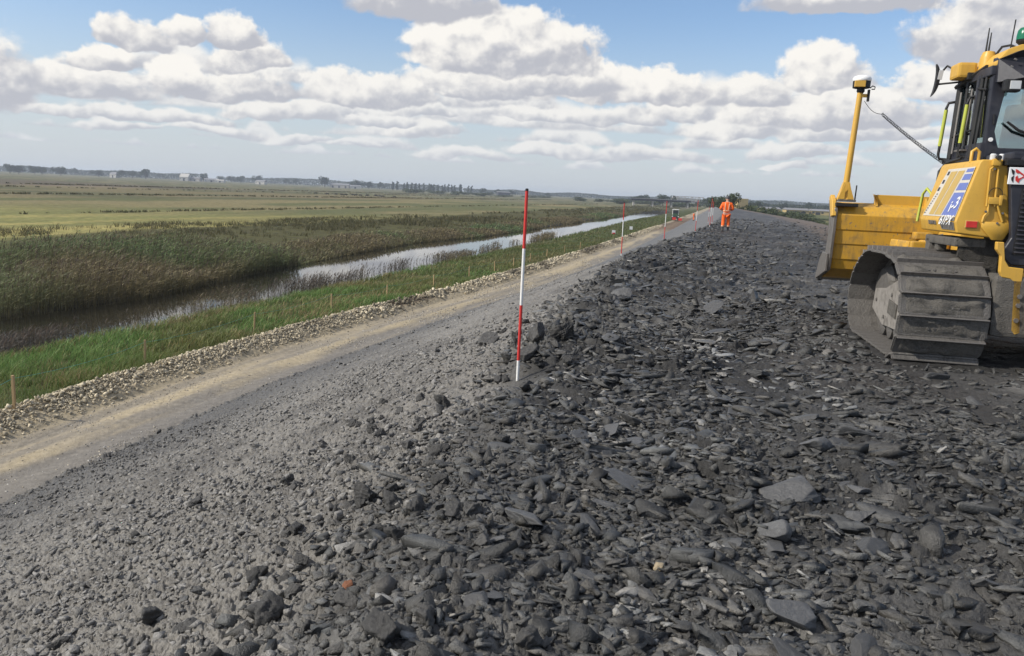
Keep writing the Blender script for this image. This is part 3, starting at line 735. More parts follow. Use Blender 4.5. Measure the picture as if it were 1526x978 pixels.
def reed_bed(name, label, y0, y1, qfun, depth, dens, h, seed, plume, cols, wscale, keep=None):
    g = np.random.default_rng(seed); n = int((y1-y0)*depth*dens)
    y = y0*np.exp(g.random(n)*math.log(y1/y0)) if y1/y0 > 3 else g.uniform(y0, y1, n)
    q = qfun(y) - g.random(n)**1.15*depth; x = Ex(y) + q
    ok = in_view(x, y, .82)
    if keep is not None: ok &= keep(x, y, q, g)
    x, y, q = x[ok], y[ok], q[ok]; n = len(x)
    z = np.maximum(full_z(x, y, np.full(n, .4)), -4.72)
    big = fbm(x*.16, y*.11, seed+1, 3)
    H = h*g.uniform(.6, 1.1, n)*(.30 + 1.35*big); far = np.clip(y/35, 1, 6)
    a = g.uniform(0, 6.28, n); L = H*g.uniform(.02, .16, n)
    lean = np.stack([np.cos(a)*L + .13*H, np.sin(a)*L - .04*H], 1)
    P = np.stack([x, y, z - .05], 1); hd = g.uniform(-.9, .9, n)
    tone = sstep(.35, .6, fbm(x*.10, y*.07, seed+2, 3))[:, None]
    c = pickcol(g, n, *cols[0], .45)*(1-tone) + pickcol(g, n, *cols[1], .45)*tone
    stalk = pickcol(g, n, (.15, .125, .07), (.075, .07, .035)); parts = [(P, H, wscale*g.uniform(.007, .012, n)*far, lean, hd, stalk, c)]
    # leaves that leave the stem halfway and hang to the lee
    m = np.nonzero(g.random(n) < .95)[0]; m = np.concatenate([m, m[g.random(len(m)) < .8]]); k = len(m); t = g.uniform(.22, .95, k)
    Q = P[m].copy(); Q[:, :2] += lean[m]*(t**2)[:, None]; Q[:, 2] += H[m]*t*.95
    a2 = g.uniform(-1.2, 1.2, k); l2 = g.uniform(.15, .5, k)*np.clip(h, .9, 1.6)/1.5
    parts.append((Q, g.uniform(.02, .22, k), wscale*g.uniform(.016, .032, k)*far[m], np.stack([np.cos(a2)*l2, np.sin(a2)*l2], 1), g.uniform(-.9, .9, k), c[m], c[m]*1.15))
    # plumes
    m = g.random(n) < plume; k = m.sum(); Q = P[m].copy(); Q[:, :2] += lean[m]*.9; Q[:, 2] += H[m]*.80
    pc = pickcol(g, k, (.085, .058, .042), (.13, .10, .075)); 
    parts.append((Q, g.uniform(.16, .30, k), wscale*g.uniform(.014, .032, k)*np.sqrt(far[m]), np.stack([g.uniform(.05, .16, k), g.uniform(-.06, .04, k)], 1), g.uniform(-1, 1, k), pc, pc*1.1))
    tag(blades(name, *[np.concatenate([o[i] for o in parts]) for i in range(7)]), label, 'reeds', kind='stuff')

green = ((.060, .120, .046), (.190, .225, .095)); brown = ((.110, .100, .055), (.25, .20, .105)); grey = ((.060, .052, .048), (.100, .086, .072))
reed_bed('far_reeds', 'tall dark reeds crowding the far bank of the river', 22, 60, lambda y: np.interp(y, *FARQ) - .3, 11, 60, 1.7, 41, .25, (green, brown), 1.5, lambda x, y, q, g: g.random(len(x)) < .10 + 1.1*sstep(.32, .52, fbm(x*.12, y*.1, 640, 3)))
reed_bed('far_reeds', 'lower brown reeds on the far bank further up the river', 60, 300, lambda y: np.interp(y, *FARQ) - .3, 6, 18, .72, 42, .2, (green, brown), 1.4, lambda x, y, q, g: g.random(len(x)) < .06 + 1.1*sstep(.38, .56, fbm(x*.07, y*.05, 641, 3)))
reed_bed('bank_reeds', 'thin grey reeds standing in the water along the near bank', 15, 120, lambda y: np.interp(y, *NEARQ) + .7, 2.6, 75, .9, 43, .3, (grey, brown), .9, lambda x, y, q, g: g.random(len(x))*np.interp(y, [35, 70], [1, 2.2]) < .03 + .95*sstep(.43, .57, fbm(x*.3, y*.12, 642, 3)))

def tussocks():
    """rough grass and rushes beyond the reeds, in clumps that read one by one near the river and as a mass further off"""
    g = np.random.default_rng(51); out = []
    for (y0, y1, b0, b1, nc, per, h, w) in ((20, 170, 9, 36, 6500, 9, .55, .05), (60, 600, 60, 61.5, 900, 8, .5, .14), (70, 800, 138, 141, 1500, 8, .6, .3), (150, 900, 262, 266, 1300, 8, .7, .5), (120, 700, 0, 30, 2500, 7, .8, .16), (200, 900, 210, 212, 700, 8, .6, .4)):
        y = g.uniform(y0, y1, nc); q = np.interp(y, *FARQ) - g.uniform(b0, b1, nc); x = Ex(y) + q
        ok = in_view(x, y, .85) & (g.random(nc) < sstep(.42, .62, fbm(x*.03 if b0 > 50 else x*.12, y*.012 if b0 > 50 else y*.07, 651, 3)) + (.25 if b0 > 50 else .08))
        x, y = x[ok], y[ok]; s = g.uniform(.6, 1.4, len(x)); x = np.repeat(x, per); y = np.repeat(y, per); s = np.repeat(s, per); n = len(x)
        x = x + g.normal(0, .4*h*s, n); y = y + g.normal(0, .4*h*s, n); z = full_z(x, y, np.full(n, .5)); H = h*s*g.uniform(.5, 1, n)
        a = g.uniform(0, 6.28, n); lean = np.stack([np.cos(a), np.sin(a)], 1)*(H*.5)[:, None]
        c = pickcol(g, n, (.075, .080, .032), (.15, .125, .060), .3)
        out.append((np.stack([x, y, z-.03], 1), H, w*s*g.uniform(.5, 1.2, n), lean, g.uniform(-1, 1, n), c*.8, c))
    tag(blades('rough_grass', *[np.concatenate([o[i] for o in out]) for i in range(7)]), 'rough grass tussocks and rushes across the flat fields beyond the river', 'grass', kind='stuff')
    # the land to the right of the embankment
    y = g.uniform(25, 260, 9000); q = g.uniform(15.5, 75, 9000); x = Ex(y) + q; ok = in_view(x, y, .9); x, y = x[ok], y[ok]
    x = np.repeat(x, 6) + g.normal(0, .25, len(x)*6); y = np.repeat(y, 6) + g.normal(0, .25, len(y)*6); n = len(x); z = full_z(x, y, np.full(n, .5)); H = g.uniform(.2, .55, n); a = g.uniform(0, 6.28, n)
    c = pickcol(g, n, (.06, .075, .025), (.13, .12, .05), .3)
    tag(blades('rough_grass', np.stack([x, y, z-.03], 1), H, g.uniform(.03, .09, n), np.stack([np.cos(a), np.sin(a)], 1)*(H*.5)[:, None], g.uniform(-1, 1, n), c*.8, c), 'rough grass on the low ground right of the embankment', 'grass', kind='stuff')
tussocks()

# ---- trees and bushes: leaf clumps spread through a lobed crown, on a tapered trunk with limbs
def crown_mesh(g, kind, nleaf):
    """unit crown: about 1 tall, foot at z = 0"""
    if kind == 'poplar': lobes = [(g.normal(0, .05), g.normal(0, .05), .2 + .75*t, .13*(1.15 - .6*t), .16) for t in np.linspace(0, 1, 8)]
    elif kind == 'bush': lobes = [(g.uniform(-.55, .55), g.uniform(-.45, .45), g.uniform(.22, .62), g.uniform(.26, .42), .3) for _ in range(9)]
    elif kind == 'tall': lobes = [(g.normal(0, .16), g.normal(0, .16), g.uniform(.38, .86), g.uniform(.15, .24), .2) for _ in range(10)]
    else: lobes = [(g.normal(0, .27), g.normal(0, .27), g.uniform(.34, .78), g.uniform(.19, .31), .25) for _ in range(11)]
    L = np.array(lobes); i = g.integers(0, len(L), nleaf); d = g.normal(size=(nleaf, 3)); d /= np.linalg.norm(d, axis=1)[:, None]
    r = L[i, 3]*(.55 + .5*g.random(nleaf)**.6); c = L[i, :3] + d*r[:, None]*np.array([1, 1, .85]); c[:, 2] = np.maximum(c[:, 2], .03)
    s = g.uniform(.025, .06, nleaf)*(1.25 if kind == 'bush' else 1)
    u = g.normal(size=(nleaf, 3)); u /= np.linalg.norm(u, axis=1)[:, None]; v = np.cross(u, g.normal(size=(nleaf, 3))); v /= np.linalg.norm(v, axis=1)[:, None]
    V = np.stack([c - u*s[:, None], c + v*(s*.6)[:, None], c + u*s[:, None], c - v*(s*.6)[:, None]], 1)
    tint = g.uniform(.6, 1.35, len(L))[i]*g.uniform(.7, 1.3, nleaf)
    return V.reshape(-1, 3), np.arange(nleaf*4).reshape(-1, 4), np.repeat(tint, 4)

def make_tree(name, g, kind, nleaf, base, label, cat='tree'):
    t = empty(name); tag(t, label, cat)
    V, F, tint = crown_mesh(g, kind, nleaf)
    np_mesh('crown', V, F, M['tree_leaf'], np.array(base)[None]*tint[:, None], parent=t)
    mb = MB()
    if kind == 'bush':
        for _ in range(5):
            a = g.uniform(0, 6.28); mb.tube([(0, 0, -.05), (math.cos(a)*.15, math.sin(a)*.15, .25), (math.cos(a)*.35, math.sin(a)*.3, .6)], [.025, .018, .006], 5)
        mb.build('stem', M['bark'], t)
    else:
        w = .02 if kind == 'poplar' else .032
        mb.tube([(0, 0, -.06), (.01, 0, .15), (-.01, .01, .45), (.0, 0, .8)], [w*1.3, w, w*.7, w*.2], 7)
        for _ in range(6):
            a = g.uniform(0, 6.28); h = g.uniform(.2, .5); mb.tube([(0, 0, h), (math.cos(a)*.12, math.sin(a)*.12, h+.12), (math.cos(a)*.22, math.sin(a)*.22, h+.28)], [w*.5, w*.35, w*.1], 5)
        mb.build('trunk', M['bark'], t)
    return t

# ------------------------------------------------------------------ THINGS ALONG THE EMBANKMENT
def ground_at(x, y): return float(full_z(np.array([float(x)]), np.array([float(y)]), np.array([.02]))[0])

def ranging_pole(x, y, show, label, lean=(0, 0), total=2.0):
    z = float(base_z(x, y))
    t = empty('ranging_pole', (x, y, z)); tag(t, label, 'survey pole', 'red and white ranging poles along the crest')
    top = show; r = .0135
    t.rotation_euler = (lean[0], lean[1], 0)
    k = 0
    while top > -.3:
        lo = max(top - .5, -.35)
        mb = MB().lathe([(r, lo), (r, top)], n=14)
        mb.build('red_band' if k % 2 == 0 else 'white_band', M['red'] if k % 2 == 0 else M['pole_white'], t, smooth=40)
        top = lo; k += 1
    MB().lathe([(r*1.03, show - .004), (r*1.03, show + .012), (r*.7, show + .018)], n=14).build('cap', M['black'], t)
    return t
ranging_pole(.07, 6.913, 1.69, 'nearest and tallest looking red and white ranging pole, among dark clods', (0, R(.15)))
ranging_pole(3.16, 23.6, 1.72, 'second nearest red and white ranging pole, standing alone against the dirt track', (0, R(-.4)))
ranging_pole(5.78, 31.0, 1.70, 'third ranging pole along the crest, left of the orange worker group')
ranging_pole(8.85, 39.4, 1.68, 'fourth ranging pole, a little left of the worker in orange', (0, R(1)))
ranging_pole(10.95, 45.2, 1.75, 'ranging pole just left of the worker in orange, nearer of the close pair', (0, R(1)))
ranging_pole(14.2, 58.0, 1.75, 'ranging pole behind the close pair left of the worker in orange')
ranging_pole(19.2, 80.0, 1.6, 'farthest small ranging pole up the embankment')

def fence():
    t = empty('fence', (-10.35, 15.94, -3.6)); tag(t, 'low timber stake fence with blue twine along the river verge', 'fence')
    pts = [(-10.35, 9.5), (-10.35, 15.94), (-10.55, 22.2), (-9.39, 28.28), (-7.98, 34.3), (-6.26, 38.8), (-4.49, 43.8), (-2.9, 50.4), (-1.38, 54.3), (-.1, 58.3), (1.2, 63), (2.7, 67.7), (4.6, 74), (6.6, 81)]
    g = random.Random(3); tops = []
    for i, (x, y) in enumerate(pts):
        z = ground_at(x, y); h = .74 if i < 3 else .68
        mb = MB().box((0, 0, h/2 - .1), (.055, .055, h + .2), bevel=.006, seg=1)
        o = mb.build('post', M['wood'], t); o.location = (x + 10.35, y - 15.94, z + 3.6); o.rotation_euler = (g.uniform(-.04, .04), g.uniform(-.04, .04), g.uniform(0, 1))
        tops.append(Vector((x + 10.35, y - 15.94, z + 3.6 + h - .07)))
    path = []
    for a, b in zip(tops, tops[1:]):
        for k in range(8):
            u = k/8; p = a.lerp(b, u); p.z -= .10*4*u*(1-u); path.append(p)
    mb = MB().tube(path, .0035, 5)
    mb.build('twine', M['twine'], t)
fence()

# ---- people
def skin_mesh(name, joints, edges, mat, parent, sub=2, smooth=True):
    """a body or garment grown as one continuous surface over a skeleton: joints = {name: (xyz, rx, ry)}"""
    keys = list(joints); me = bpy.data.meshes.new('skeleton')
    me.from_pydata([joints[k][0] for k in keys], [(keys.index(a), keys.index(b)) for a, b in edges], [])
    o = bpy.data.objects.new('skeleton', me); COL.objects.link(o)
    md = o.modifiers.new('s', 'SKIN'); md.use_smooth_shade = True
    for i, k in enumerate(keys):
        v = me.skin_vertices[0].data[i]; v.radius = (joints[k][1], joints[k][2]); v.use_root = (i == 0)
    sb = o.modifiers.new('u', 'SUBSURF'); sb.levels = sub; sb.render_levels = sub
    dg = bpy.context.evaluated_depsgraph_get(); dg.update()
    m2 = bpy.data.meshes.new_from_object(o.evaluated_get(dg)); m2.name = name
    bpy.data.objects.remove(o); bpy.data.meshes.remove(me); m2.materials.clear()
    return link(name, m2, mat, parent, smooth)

def hand_mesh(c, sgn, mb):
    """palm, four bent fingers of unequal length and a thumb, closed on the handle"""
    c = Vector(c)
    mb.box(c + Vector((0, .03, -.01)), (.075, .085, .03), (.5, 0, 0), .012)
    for k, l in enumerate((.062, .072, .067, .05)):
        x = (k - 1.5)*.019*sgn
        mb.tube([c + Vector((x, .065, -.025)), c + Vector((x, .065 + l*.55, -.04)), c + Vector((x*.9, .065 + l*.75, -.075)), c + Vector((x*.9, .065 + l*.45, -.095))], [.0095, .009, .008, .006], 6)
    mb.tube([c + Vector((-.036*sgn, .02, -.01)), c + Vector((-.055*sgn, .055, -.03)), c + Vector((-.04*sgn, .085, -.055))], [.011, .010, .007], 6)

def make_person(label):
    t = empty('person'); tag(t, label, 'person')
    J = {'pelvis': ((0, 0, .95), .155, .12), 'waist': ((0, .01, 1.08), .145, .11), 'chest': ((0, .03, 1.28), .165, .125), 'sho': ((0, .04, 1.42), .12, .10), 'neck': ((0, .07, 1.50), .055, .06),
         'head0': ((0, .10, 1.58), .075, .085), 'head1': ((0, .125, 1.68), .085, .10), 'head2': ((0, .12, 1.76), .045, .05)}
    E = [('pelvis', 'waist'), ('waist', 'chest'), ('chest', 'sho'), ('sho', 'neck'), ('neck', 'head0'), ('head0', 'head1'), ('head1', 'head2')]
    for s, n in ((-1, 'l'), (1, 'r')):
        st = .05*s
        J.update({'hip'+n: ((.10*s, 0, .88), .095, .10), 'knee'+n: ((.125*s, .05 + st, .50), .062, .065), 'ank'+n: ((.14*s, -.02 + st*1.6, .10), .04, .045), 'toe'+n: ((.15*s, .11 + st*1.6, .04), .035, .03),
                  's'+n: ((.19*s, .03, 1.40), .062, .065), 'el'+n: ((.30*s, -.02, 1.13), .045, .048), 'wr'+n: ((.215*s, .22, 1.10), .030, .032), 'hd'+n: ((.19*s, .27, 1.10), .034, .02)})
        E += [('pelvis', 'hip'+n), ('hip'+n, 'knee'+n), ('knee'+n, 'ank'+n), ('ank'+n, 'toe'+n), ('sho', 's'+n), ('s'+n, 'el'+n), ('el'+n, 'wr'+n), ('wr'+n, 'hd'+n)]
    skin_mesh('body', J, E, M['skin'], t)
    up = lambda k, d: (J[k][0], J[k][1] + d, J[k][2] + d)
    G = {'chest': ((0, .03, 1.27), .205, .155), 'waist': ((0, .01, 1.06), .185, .145), 'hem': ((0, .0, .90), .19, .15), 'sho': ((0, .045, 1.42), .15, .125), 'col': ((0, .065, 1.485), .085, .085)}
    GE = [('chest', 'waist'), ('waist', 'hem'), ('chest', 'sho'), ('sho', 'col')]
    for s, n in ((-1, 'l'), (1, 'r')):
        G.update({'s'+n: ((.20*s, .03, 1.395), .092, .092), 'el'+n: ((.315*s, -.025, 1.13), .075, .075), 'wr'+n: ((.225*s, .20, 1.10), .052, .052)}); GE += [('sho', 's'+n), ('s'+n, 'el'+n), ('el'+n, 'wr'+n)]
    skin_mesh('jacket', G, GE, M['orange'], t)
    T_ = {'pel': ((0, 0, .93), .175, .14)}; TE = []
    for s, n in ((-1, 'l'), (1, 'r')):
        a = J['ank'+n][0]; T_.update({'hip'+n: ((.105*s, 0, .82), .118, .125), 'knee'+n: (J['knee'+n][0], .088, .09), 'ank'+n: ((a[0], a[1], .17), .082, .088)}); TE += [('pel', 'hip'+n), ('hip'+n, 'knee'+n), ('knee'+n, 'ank'+n)]
    skin_mesh('trousers', T_, TE, M['orange'], t)
    def ring(cx, cy, z, rx, ry, h):
        lo = [(cx + rx*math.cos(a), cy + ry*math.sin(a), z) for a in np.linspace(0, 2*PI, 28)[:-1]]; hi = [(p[0], p[1], p[2] + h) for p in lo]
        return MB().loft([lo, hi], cap=False)
    ring(0, .008, 1.02, .190, .152, .055).build('reflective_band', M['silver'], t, smooth=50)
    for s in (-1, 1):
        MB().tube([(.085*s, -.135, 1.06), (.09*s, -.135, 1.2), (.095*s, -.12, 1.34), (.10*s, -.02, 1.475), (.10*s, .10, 1.45)], [.02, .022, .022, .022, .02], 6).build('reflective_strap', M['silver'], t, smooth=60)
        a = J['ank' + ('l' if s < 0 else 'r')][0]
        ring(a[0], a[1], .24, .088, .093, .06).build('ankle_band', M['silver'], t, smooth=50)
        mb = MB(); mb.tube([(a[0], a[1] - .01, .26), (a[0], a[1] - .005, .08)], [.058, .06], 10); mb.box((a[0] + .01*s, a[1] + .06, .045), (.105, .28, .09), bevel=.035, seg=3); mb.build('boot', M['boot'], t, smooth=60)
        mb = MB(); hand_mesh(J['wr' + ('l' if s < 0 else 'r')][0], s, mb); mb.build('hand', M['skin'], t, smooth=60)
    hc = Vector((0, .118, 1.70))
    MB().lathe([(.100, -.055), (.108, -.01), (.106, .04), (.085, .085), (.045, .108), (.005, .115)], hc, 18).build('cap', M['cap'], t, smooth=60)
    mb = MB()
    for s in (-1, 1): mb.box((.098*s, .115, 1.635), (.02, .045, .06), bevel=.009)
    mb.box((0, .225, 1.635), (.028, .04, .05), bevel=.01); mb.box((0, .205, 1.585), (.05, .012, .012), bevel=.004)
    mb.build('face', M['skin'], t, smooth=60)
    mb = MB()
    for s in (-1, 1): mb.box((.034*s, .207, 1.665), (.024, .012, .012), bevel=.004)
    mb.build('eyes', M['black'], t)
    return t
man = make_person('worker in orange high visibility suit and grey cap, walking away along the crest')
man.location = (10.767, 41.11, ground_at(10.767, 41.11) - .01); man.rotation_euler = (0, 0, R(-12)); man.scale = (1.0, 1.0, 1.0)
ctl = MB().box((0, 0, 0), (.16, .10, .20), bevel=.02).build('survey_controller', M['black'], None)
ctl.matrix_world = man.matrix_world @ Matrix.Translation((0, .33, 1.08)); ctl.location = Vector(man.location) + Euler((0, 0, R(-12))).to_matrix() @ Vector((0, .34, 1.05)); ctl.rotation_euler = (-.5, 0, R(-12))
tag(ctl, 'dark handheld controller held in front of the worker in orange', 'controller')
m2 = copy_tree(man); m2['label'] = 'tiny distant worker in orange beside the far slope and dirt track'
m2.location = (34.9, 157.5, ground_at(34.9, 157.5)); m2.rotation_euler = (0, 0, R(70)); m2.scale = (1, 1, .95)

# ---- small things down on the track
def utility_vehicle(x, y, rz):
    t = empty('site_dumper', (x, y, ground_at(x, y)), rz); tag(t, 'small site dumper with white canopy parked on the far dirt track', 'dumper')
    MB().box((0, 0, .75), (1.5, 3.2, .5), bevel=.08).build('chassis', M['navy'], t)
    MB().prism([(-.75, 1.0), (.75, 1.0), (.62, 1.75), (-.62, 1.75)], 1, -1.0, .9, .04).build('cab', paint('dumper_green', (.05, .10, .06), .5), t)
    mb = MB(); mb.box((0, -.05, 2.62), (1.65, 2.2, .12), bevel=.04)
    for sx in (-.7, .7):
        for sy in (-.95, .85): mb.tube([(sx, sy, 1.4), (sx, sy, 2.6)], .05, 6)
    mb.build('canopy', M['white'], t)
    MB().box((0, -1.02, 2.1), (1.3, .03, .75)).build('windscreen', M['dark_glass'], t)
    for sx in (-.72, .72):
        MB().box((sx, -1.63, .95), (.26, .08, .22), bevel=.02).build('headlight', M['white'], t)
        for sy in (-1.05, 1.05): MB().lathe([(.18, -.16), (.5, -.16), (.55, -.1), (.55, .1), (.5, .16), (.18, .16)], (sx, sy, .55), 18, 0).build('wheel', M['black'], t)
    return t
utility_vehicle(39.6, 199.8, R(-10))
def barrier(x, y, label):
    t = empty('barrier', (x, y, ground_at(x, y)), R(-15)); tag(t, label, 'barrier')
    mb = MB(); mb.box((0, 0, .55), (.85, .05, .6), bevel=.02); mb.build('panel', M['red'], t)
    for s in (-.45, .45): MB().box((s, 0, .08), (.12, .5, .14), bevel=.02).build('foot', M['black'], t)
barrier(38.2, 194.0, 'red plastic barrier panel left of the parked dumper')
barrier(39.9, 195.0, 'red plastic barrier panel in front of the parked dumper')
def marker(x, y, label, red):
    t = empty('marker_board', (x, y, ground_at(x, y))); tag(t, label, 'marker')
    MB().box((0, 0, .1), (.05, .05, .7), bevel=.006).build('stake', M['wood'], t)
    MB().box((0, -.03, .62), (.48, .03, .50), bevel=.006).build('board', M['white'], t)
    if red: MB().box((0, -.05, .46), (.40, .012, .16)).build('stripe', M['red'], t)
marker(13.39, 109.4, 'small white marker board with red stripe on the stone bank', True)
marker(18.2, 126.4, 'small plain white marker board farther along the stone bank', False)

# ------------------------------------------------------------------ FAR THINGS
def far_things():
    g = np.random.default_rng(77)
    protos = {}
    dark = (.040, .058, .026)
    for kind, nl, cnt in (('round', 1500, 3), ('tall', 1300, 2), ('poplar', 900, 2), ('bush', 1500, 3)):
        protos[kind] = [make_tree('bush' if kind == 'bush' else 'tree', g, kind, nl, (.080, .100, .048) if kind == 'bush' else dark, 'x', 'bush' if kind == 'bush' else 'tree') for _ in range(cnt)]
    first = {}
    def plant(kind, x, y, h, w, label, group, gz=-4.25):
        i = int(g.integers(0, len(protos[kind]))); key = (kind, i)
        o = protos[kind][i] if key not in first else copy_tree(protos[kind][i]); first[key] = 1
        o.location = (x, y, gz); o.scale = (w, w, h); o.rotation_euler = (0, 0, g.uniform(0, 6.28)); o['label'] = label
        if group: o['group'] = group
        elif 'group' in o: del o['group']
        return o
    G1 = 'trees along the horizon'
    T = [(-731.5, 1150, 10.9, 'large dark tree at the far left end of the horizon'), (-719.1, 1150, 8.6, 0), (-726.2, 1200, 10, 0), (-745, 1250, 8.8, 0), (-686.9, 1200, 9.8, 'lone rounded tree on the left horizon past the first clump'), (-734.6, 1400, 8.4, 0), (-695.8, 1400, 10.1, 0), (-700, 1450, 10.1, 0),
         (-605.7, 1300, 12.4, 'tall dark tree between the left farm sheds and the white barn'), (-590.7, 1500, 11.5, 'tree just right of the white barn on the horizon'), (-941.9, 1700, 11.8, 0), (-631.1, 1700, 8.9, 0), (-609.7, 1700, 9.9, 0), (-573.7, 1650, 11.8, 0), (-520.1, 1600, 13.1, 0), (-494.1, 1700, 9.4, 0), (-474.2, 1700, 10.3, 0),
         (-338.8, 1400, 14.6, 'tallest pointed tree on the middle horizon left of the poplars'), (-301.4, 1500, 12.1, 0), (-328.3, 1550, 10.4, 0), (-289.3, 1550, 10.9, 0), (-268.5, 1550, 10.5, 0), (-66, 1500, 7.8, 0), (-38.2, 1500, 6.6, 0), (-10.5, 1500, 6.6, 0), (57.3, 1600, 4.7, 0), (130.4, 900, 4.7, 0), (141.6, 900, 6, 0),
         (127.1, 700, 6.1, 'broad green tree behind the flat bridge deck'), (189, 800, 5.4, 'small pointed tree right of the truss bridge'), (148.2, 600, 4.7, 'wide dark tree at the far end of the embankment'), (154.8, 600, 3.9, 0), (210, 700, 4.3, 0), (300.3, 900, 4.9, 0), (326.6, 900, 6.1, 0), (360, 900, 5, 0), (400, 950, 6, 0)]
    for x, y, zt, lab in T:
        h = zt + 4.25; plant('tall' if lab and ('tall' in lab or 'pointed' in lab) else 'round', x, y, h*1.02, h*g.uniform(.9, 1.35), lab or 'small dark rounded tree on the hazy far horizon', None if lab else G1)
    for i in range(26):
        u = i/25; plant('poplar', -236 + 146*u + g.normal(0, 2), 1500 + g.normal(0, 15), g.uniform(13, 16.5), g.uniform(12, 17), 'slim poplar in the long straight row on the middle horizon', 'poplars in a row on the horizon')
    for i in range(34):
        x = -140 + 420*g.random(); y = g.uniform(640, 900)*(1.0) if x > 40 else g.uniform(900, 1200)
        plant('bush', x if x < 40 else x*.9, y, g.uniform(3, 6), g.uniform(8, 15), 'low olive bush in the hedge line before the middle horizon', 'bushes of the far hedge line')
    # bushes right of and behind the end of the dark platform
    for (x, y, h, w, lab) in ((64, 240, 5.0, 4.5, 0), (69, 244, 5.0, 5, 0), (74, 248, 5.1, 5, 'big dark bush behind the crest end, right of the worker'), (80, 252, 5.2, 4.4, 0), (86, 256, 4.2, 5.2, 0), (93, 262, 3.4, 4.6, 0), (60, 238, 4.6, 4.2, 0), (101, 270, 2.4, 5, 0),
                              (138, 400, 3.2, 7, 'grey green bush low on the right beyond the brown slope'), (147, 408, 2.6, 6, 0), (129, 396, 2.2, 6, 0), (122, 318, 1.1, 5, 0), (130, 322, 1.2, 6, 'bush nearest the bulldozer blade on the right hand field')):
        plant('bush', x, y, h, w, lab or 'dark leafy bush on the low ground right of the embankment', None if lab else 'bushes right of the embankment', ground_at(x, y) - .25)
    # far woods that read as one band
    P = []; C = []
    for x0, x1, d, h in ((-1500, -760, 1900, 12), (-760, -150, 2100, 13), (-150, 500, 2200, 11), (500, 2400, 2000, 12), (230, 620, 1000, 6), (-2200, -1500, 1500, 10)):
        n = int((x1-x0)*26); x = g.uniform(x0, x1, n); top = 1.35*h*(.45 + .75*fbm(x*.012, x*0 + h, 88, 4)); P.append(np.stack([x, d + g.uniform(-40, 40, n), -4.4 + top*g.random(n)**.7], 1)); C.append(pickcol(g, n, (.028, .042, .020), (.055, .066, .034), .3))
    P = np.concatenate(P); C = np.concatenate(C); n = len(P); s = g.uniform(.7, 1.9, n)
    u = g.normal(size=(n, 3)); u /= np.linalg.norm(u, axis=1)[:, None]; v = np.cross(u, g.normal(size=(n, 3))); v /= np.linalg.norm(v, axis=1)[:, None]
    V = np.stack([P - u*s[:, None], P + v*(s*.7)[:, None], P + u*s[:, None], P - v*(s*.7)[:, None]], 1).reshape(-1, 3)
    tag(np_mesh('far_woodland', V, np.arange(n*4).reshape(-1, 4), M['tree_leaf'], np.repeat(C, 4, 0)), 'continuous band of hazy woodland along the whole horizon', 'woodland', kind='stuff')

    def house(name, x, y, w, d, h, rh, wall, roof, label, doors=1, wins=2, gz=-4.3):
        t = empty(name, (x, y, gz), R(g.uniform(-20, 20))); tag(t, label, 'building')
        MB().box((0, 0, h/2), (w, d, h)).build('wall', M[wall], t)
        MB().prism([(-d/2 - .4, h + .003), (d/2 + .4, h + .003), (0, h + rh)], 0, -w/2 - .3, w/2 + .3).build('roof', M[roof], t)
        for k in range(doors): MB().box((-w/2 + w*(k+.5)/max(doors, 1), -d/2 - .03, h*.36), (min(3, w*.2), .1, h*.72)).build('door', M['navy'], t)
        for k in range(wins): MB().box((-w/2 + w*(k+.25)/wins, -d/2 - .03, h*.62), (1.4, .1, 1.1)).build('window', M['dark_glass'], t)
    house('barn', -583, 1400, 15, 14, 6.5, 6.2, 'stone_white', 'stone_white', 'big white gable ended barn on the left horizon')
    house('shed', -566, 1404, 18, 10, 5, 2.6, 'concrete', 'roof_grey', 'grey lean shed against the right of the white barn')
    house('shed', -537, 1400, 24, 10, 4.2, 2.2, 'stone_white', 'roof_grey', 'long pale shed second to the right of the white barn')
    house('shed', -520, 1396, 14, 8, 3.6, 1.4, 'stone_white', 'stone_white', 'low white shed at the right end of the barn yard')
    house('farmhouse', -707, 1400, 14, 9, 6, 3.6, 'stone_white', 'roof_grey', 'pale farmhouse among trees far left of the white barn', 1, 3)
    house('farmhouse', -450, 1400, 18, 9, 5, 2.6, 'stone_white', 'roof_grey', 'pale farmhouse midway between the white barn and the tall tree', 1, 3)
    house('shed', -312, 1400, 34, 12, 5.4, 2.6, 'concrete', 'roof_grey', 'long grey farm shed right of the tallest middle horizon tree', 3, 0)
    house('shed', -284, 1395, 18, 9, 4.2, 2, 'stone_white', 'roof_grey', 'small white shed beside the long grey farm shed', 1, 0)
    house('barn', -26, 1400, 22, 12, 5.4, 1.2, 'navy', 'roof_grey', 'dark low barn right of the poplar row', 1, 0)
    for i, (x, w, lab) in enumerate(((163.5, 13, 'long low pale shed on the right, nearest the embankment end'), (181, 15, 'middle one of the long low pale sheds on the right'), (199, 17, 'long low pale shed on the right, closest to the bulldozer blade'))):
        house('shed', x, 520, w, 7, 2.9, 1.2, 'tan', 'roof_grey', lab, 2, 3)

    # bridges over the river far off
    t = empty('road_bridge', (107, 600, -4.3), R(-4)); tag(t, 'flat dark road bridge deck on piers crossing the river far away', 'bridge')
    MB().box((0, 0, 4.9), (44, 8, 1.3)).build('deck', M['navy'], t); MB().box((0, -4.1, 5.75), (44, .2, .5)).build('parapet', M['roof_grey'], t)
    for k in (-20, -6, 8, 20): MB().box((k, 0, 2.1), (1.2, 6, 4.25)).build('pier', M['concrete'], t)
    t = empty('truss_bridge', (191.5, 900, -4.3), R(-3)); tag(t, 'pale steel truss bridge standing on the skyline beyond the track', 'bridge')
    MB().box((0, 0, 4.6), (46, 6, .9)).build('deck', M['navy'], t)
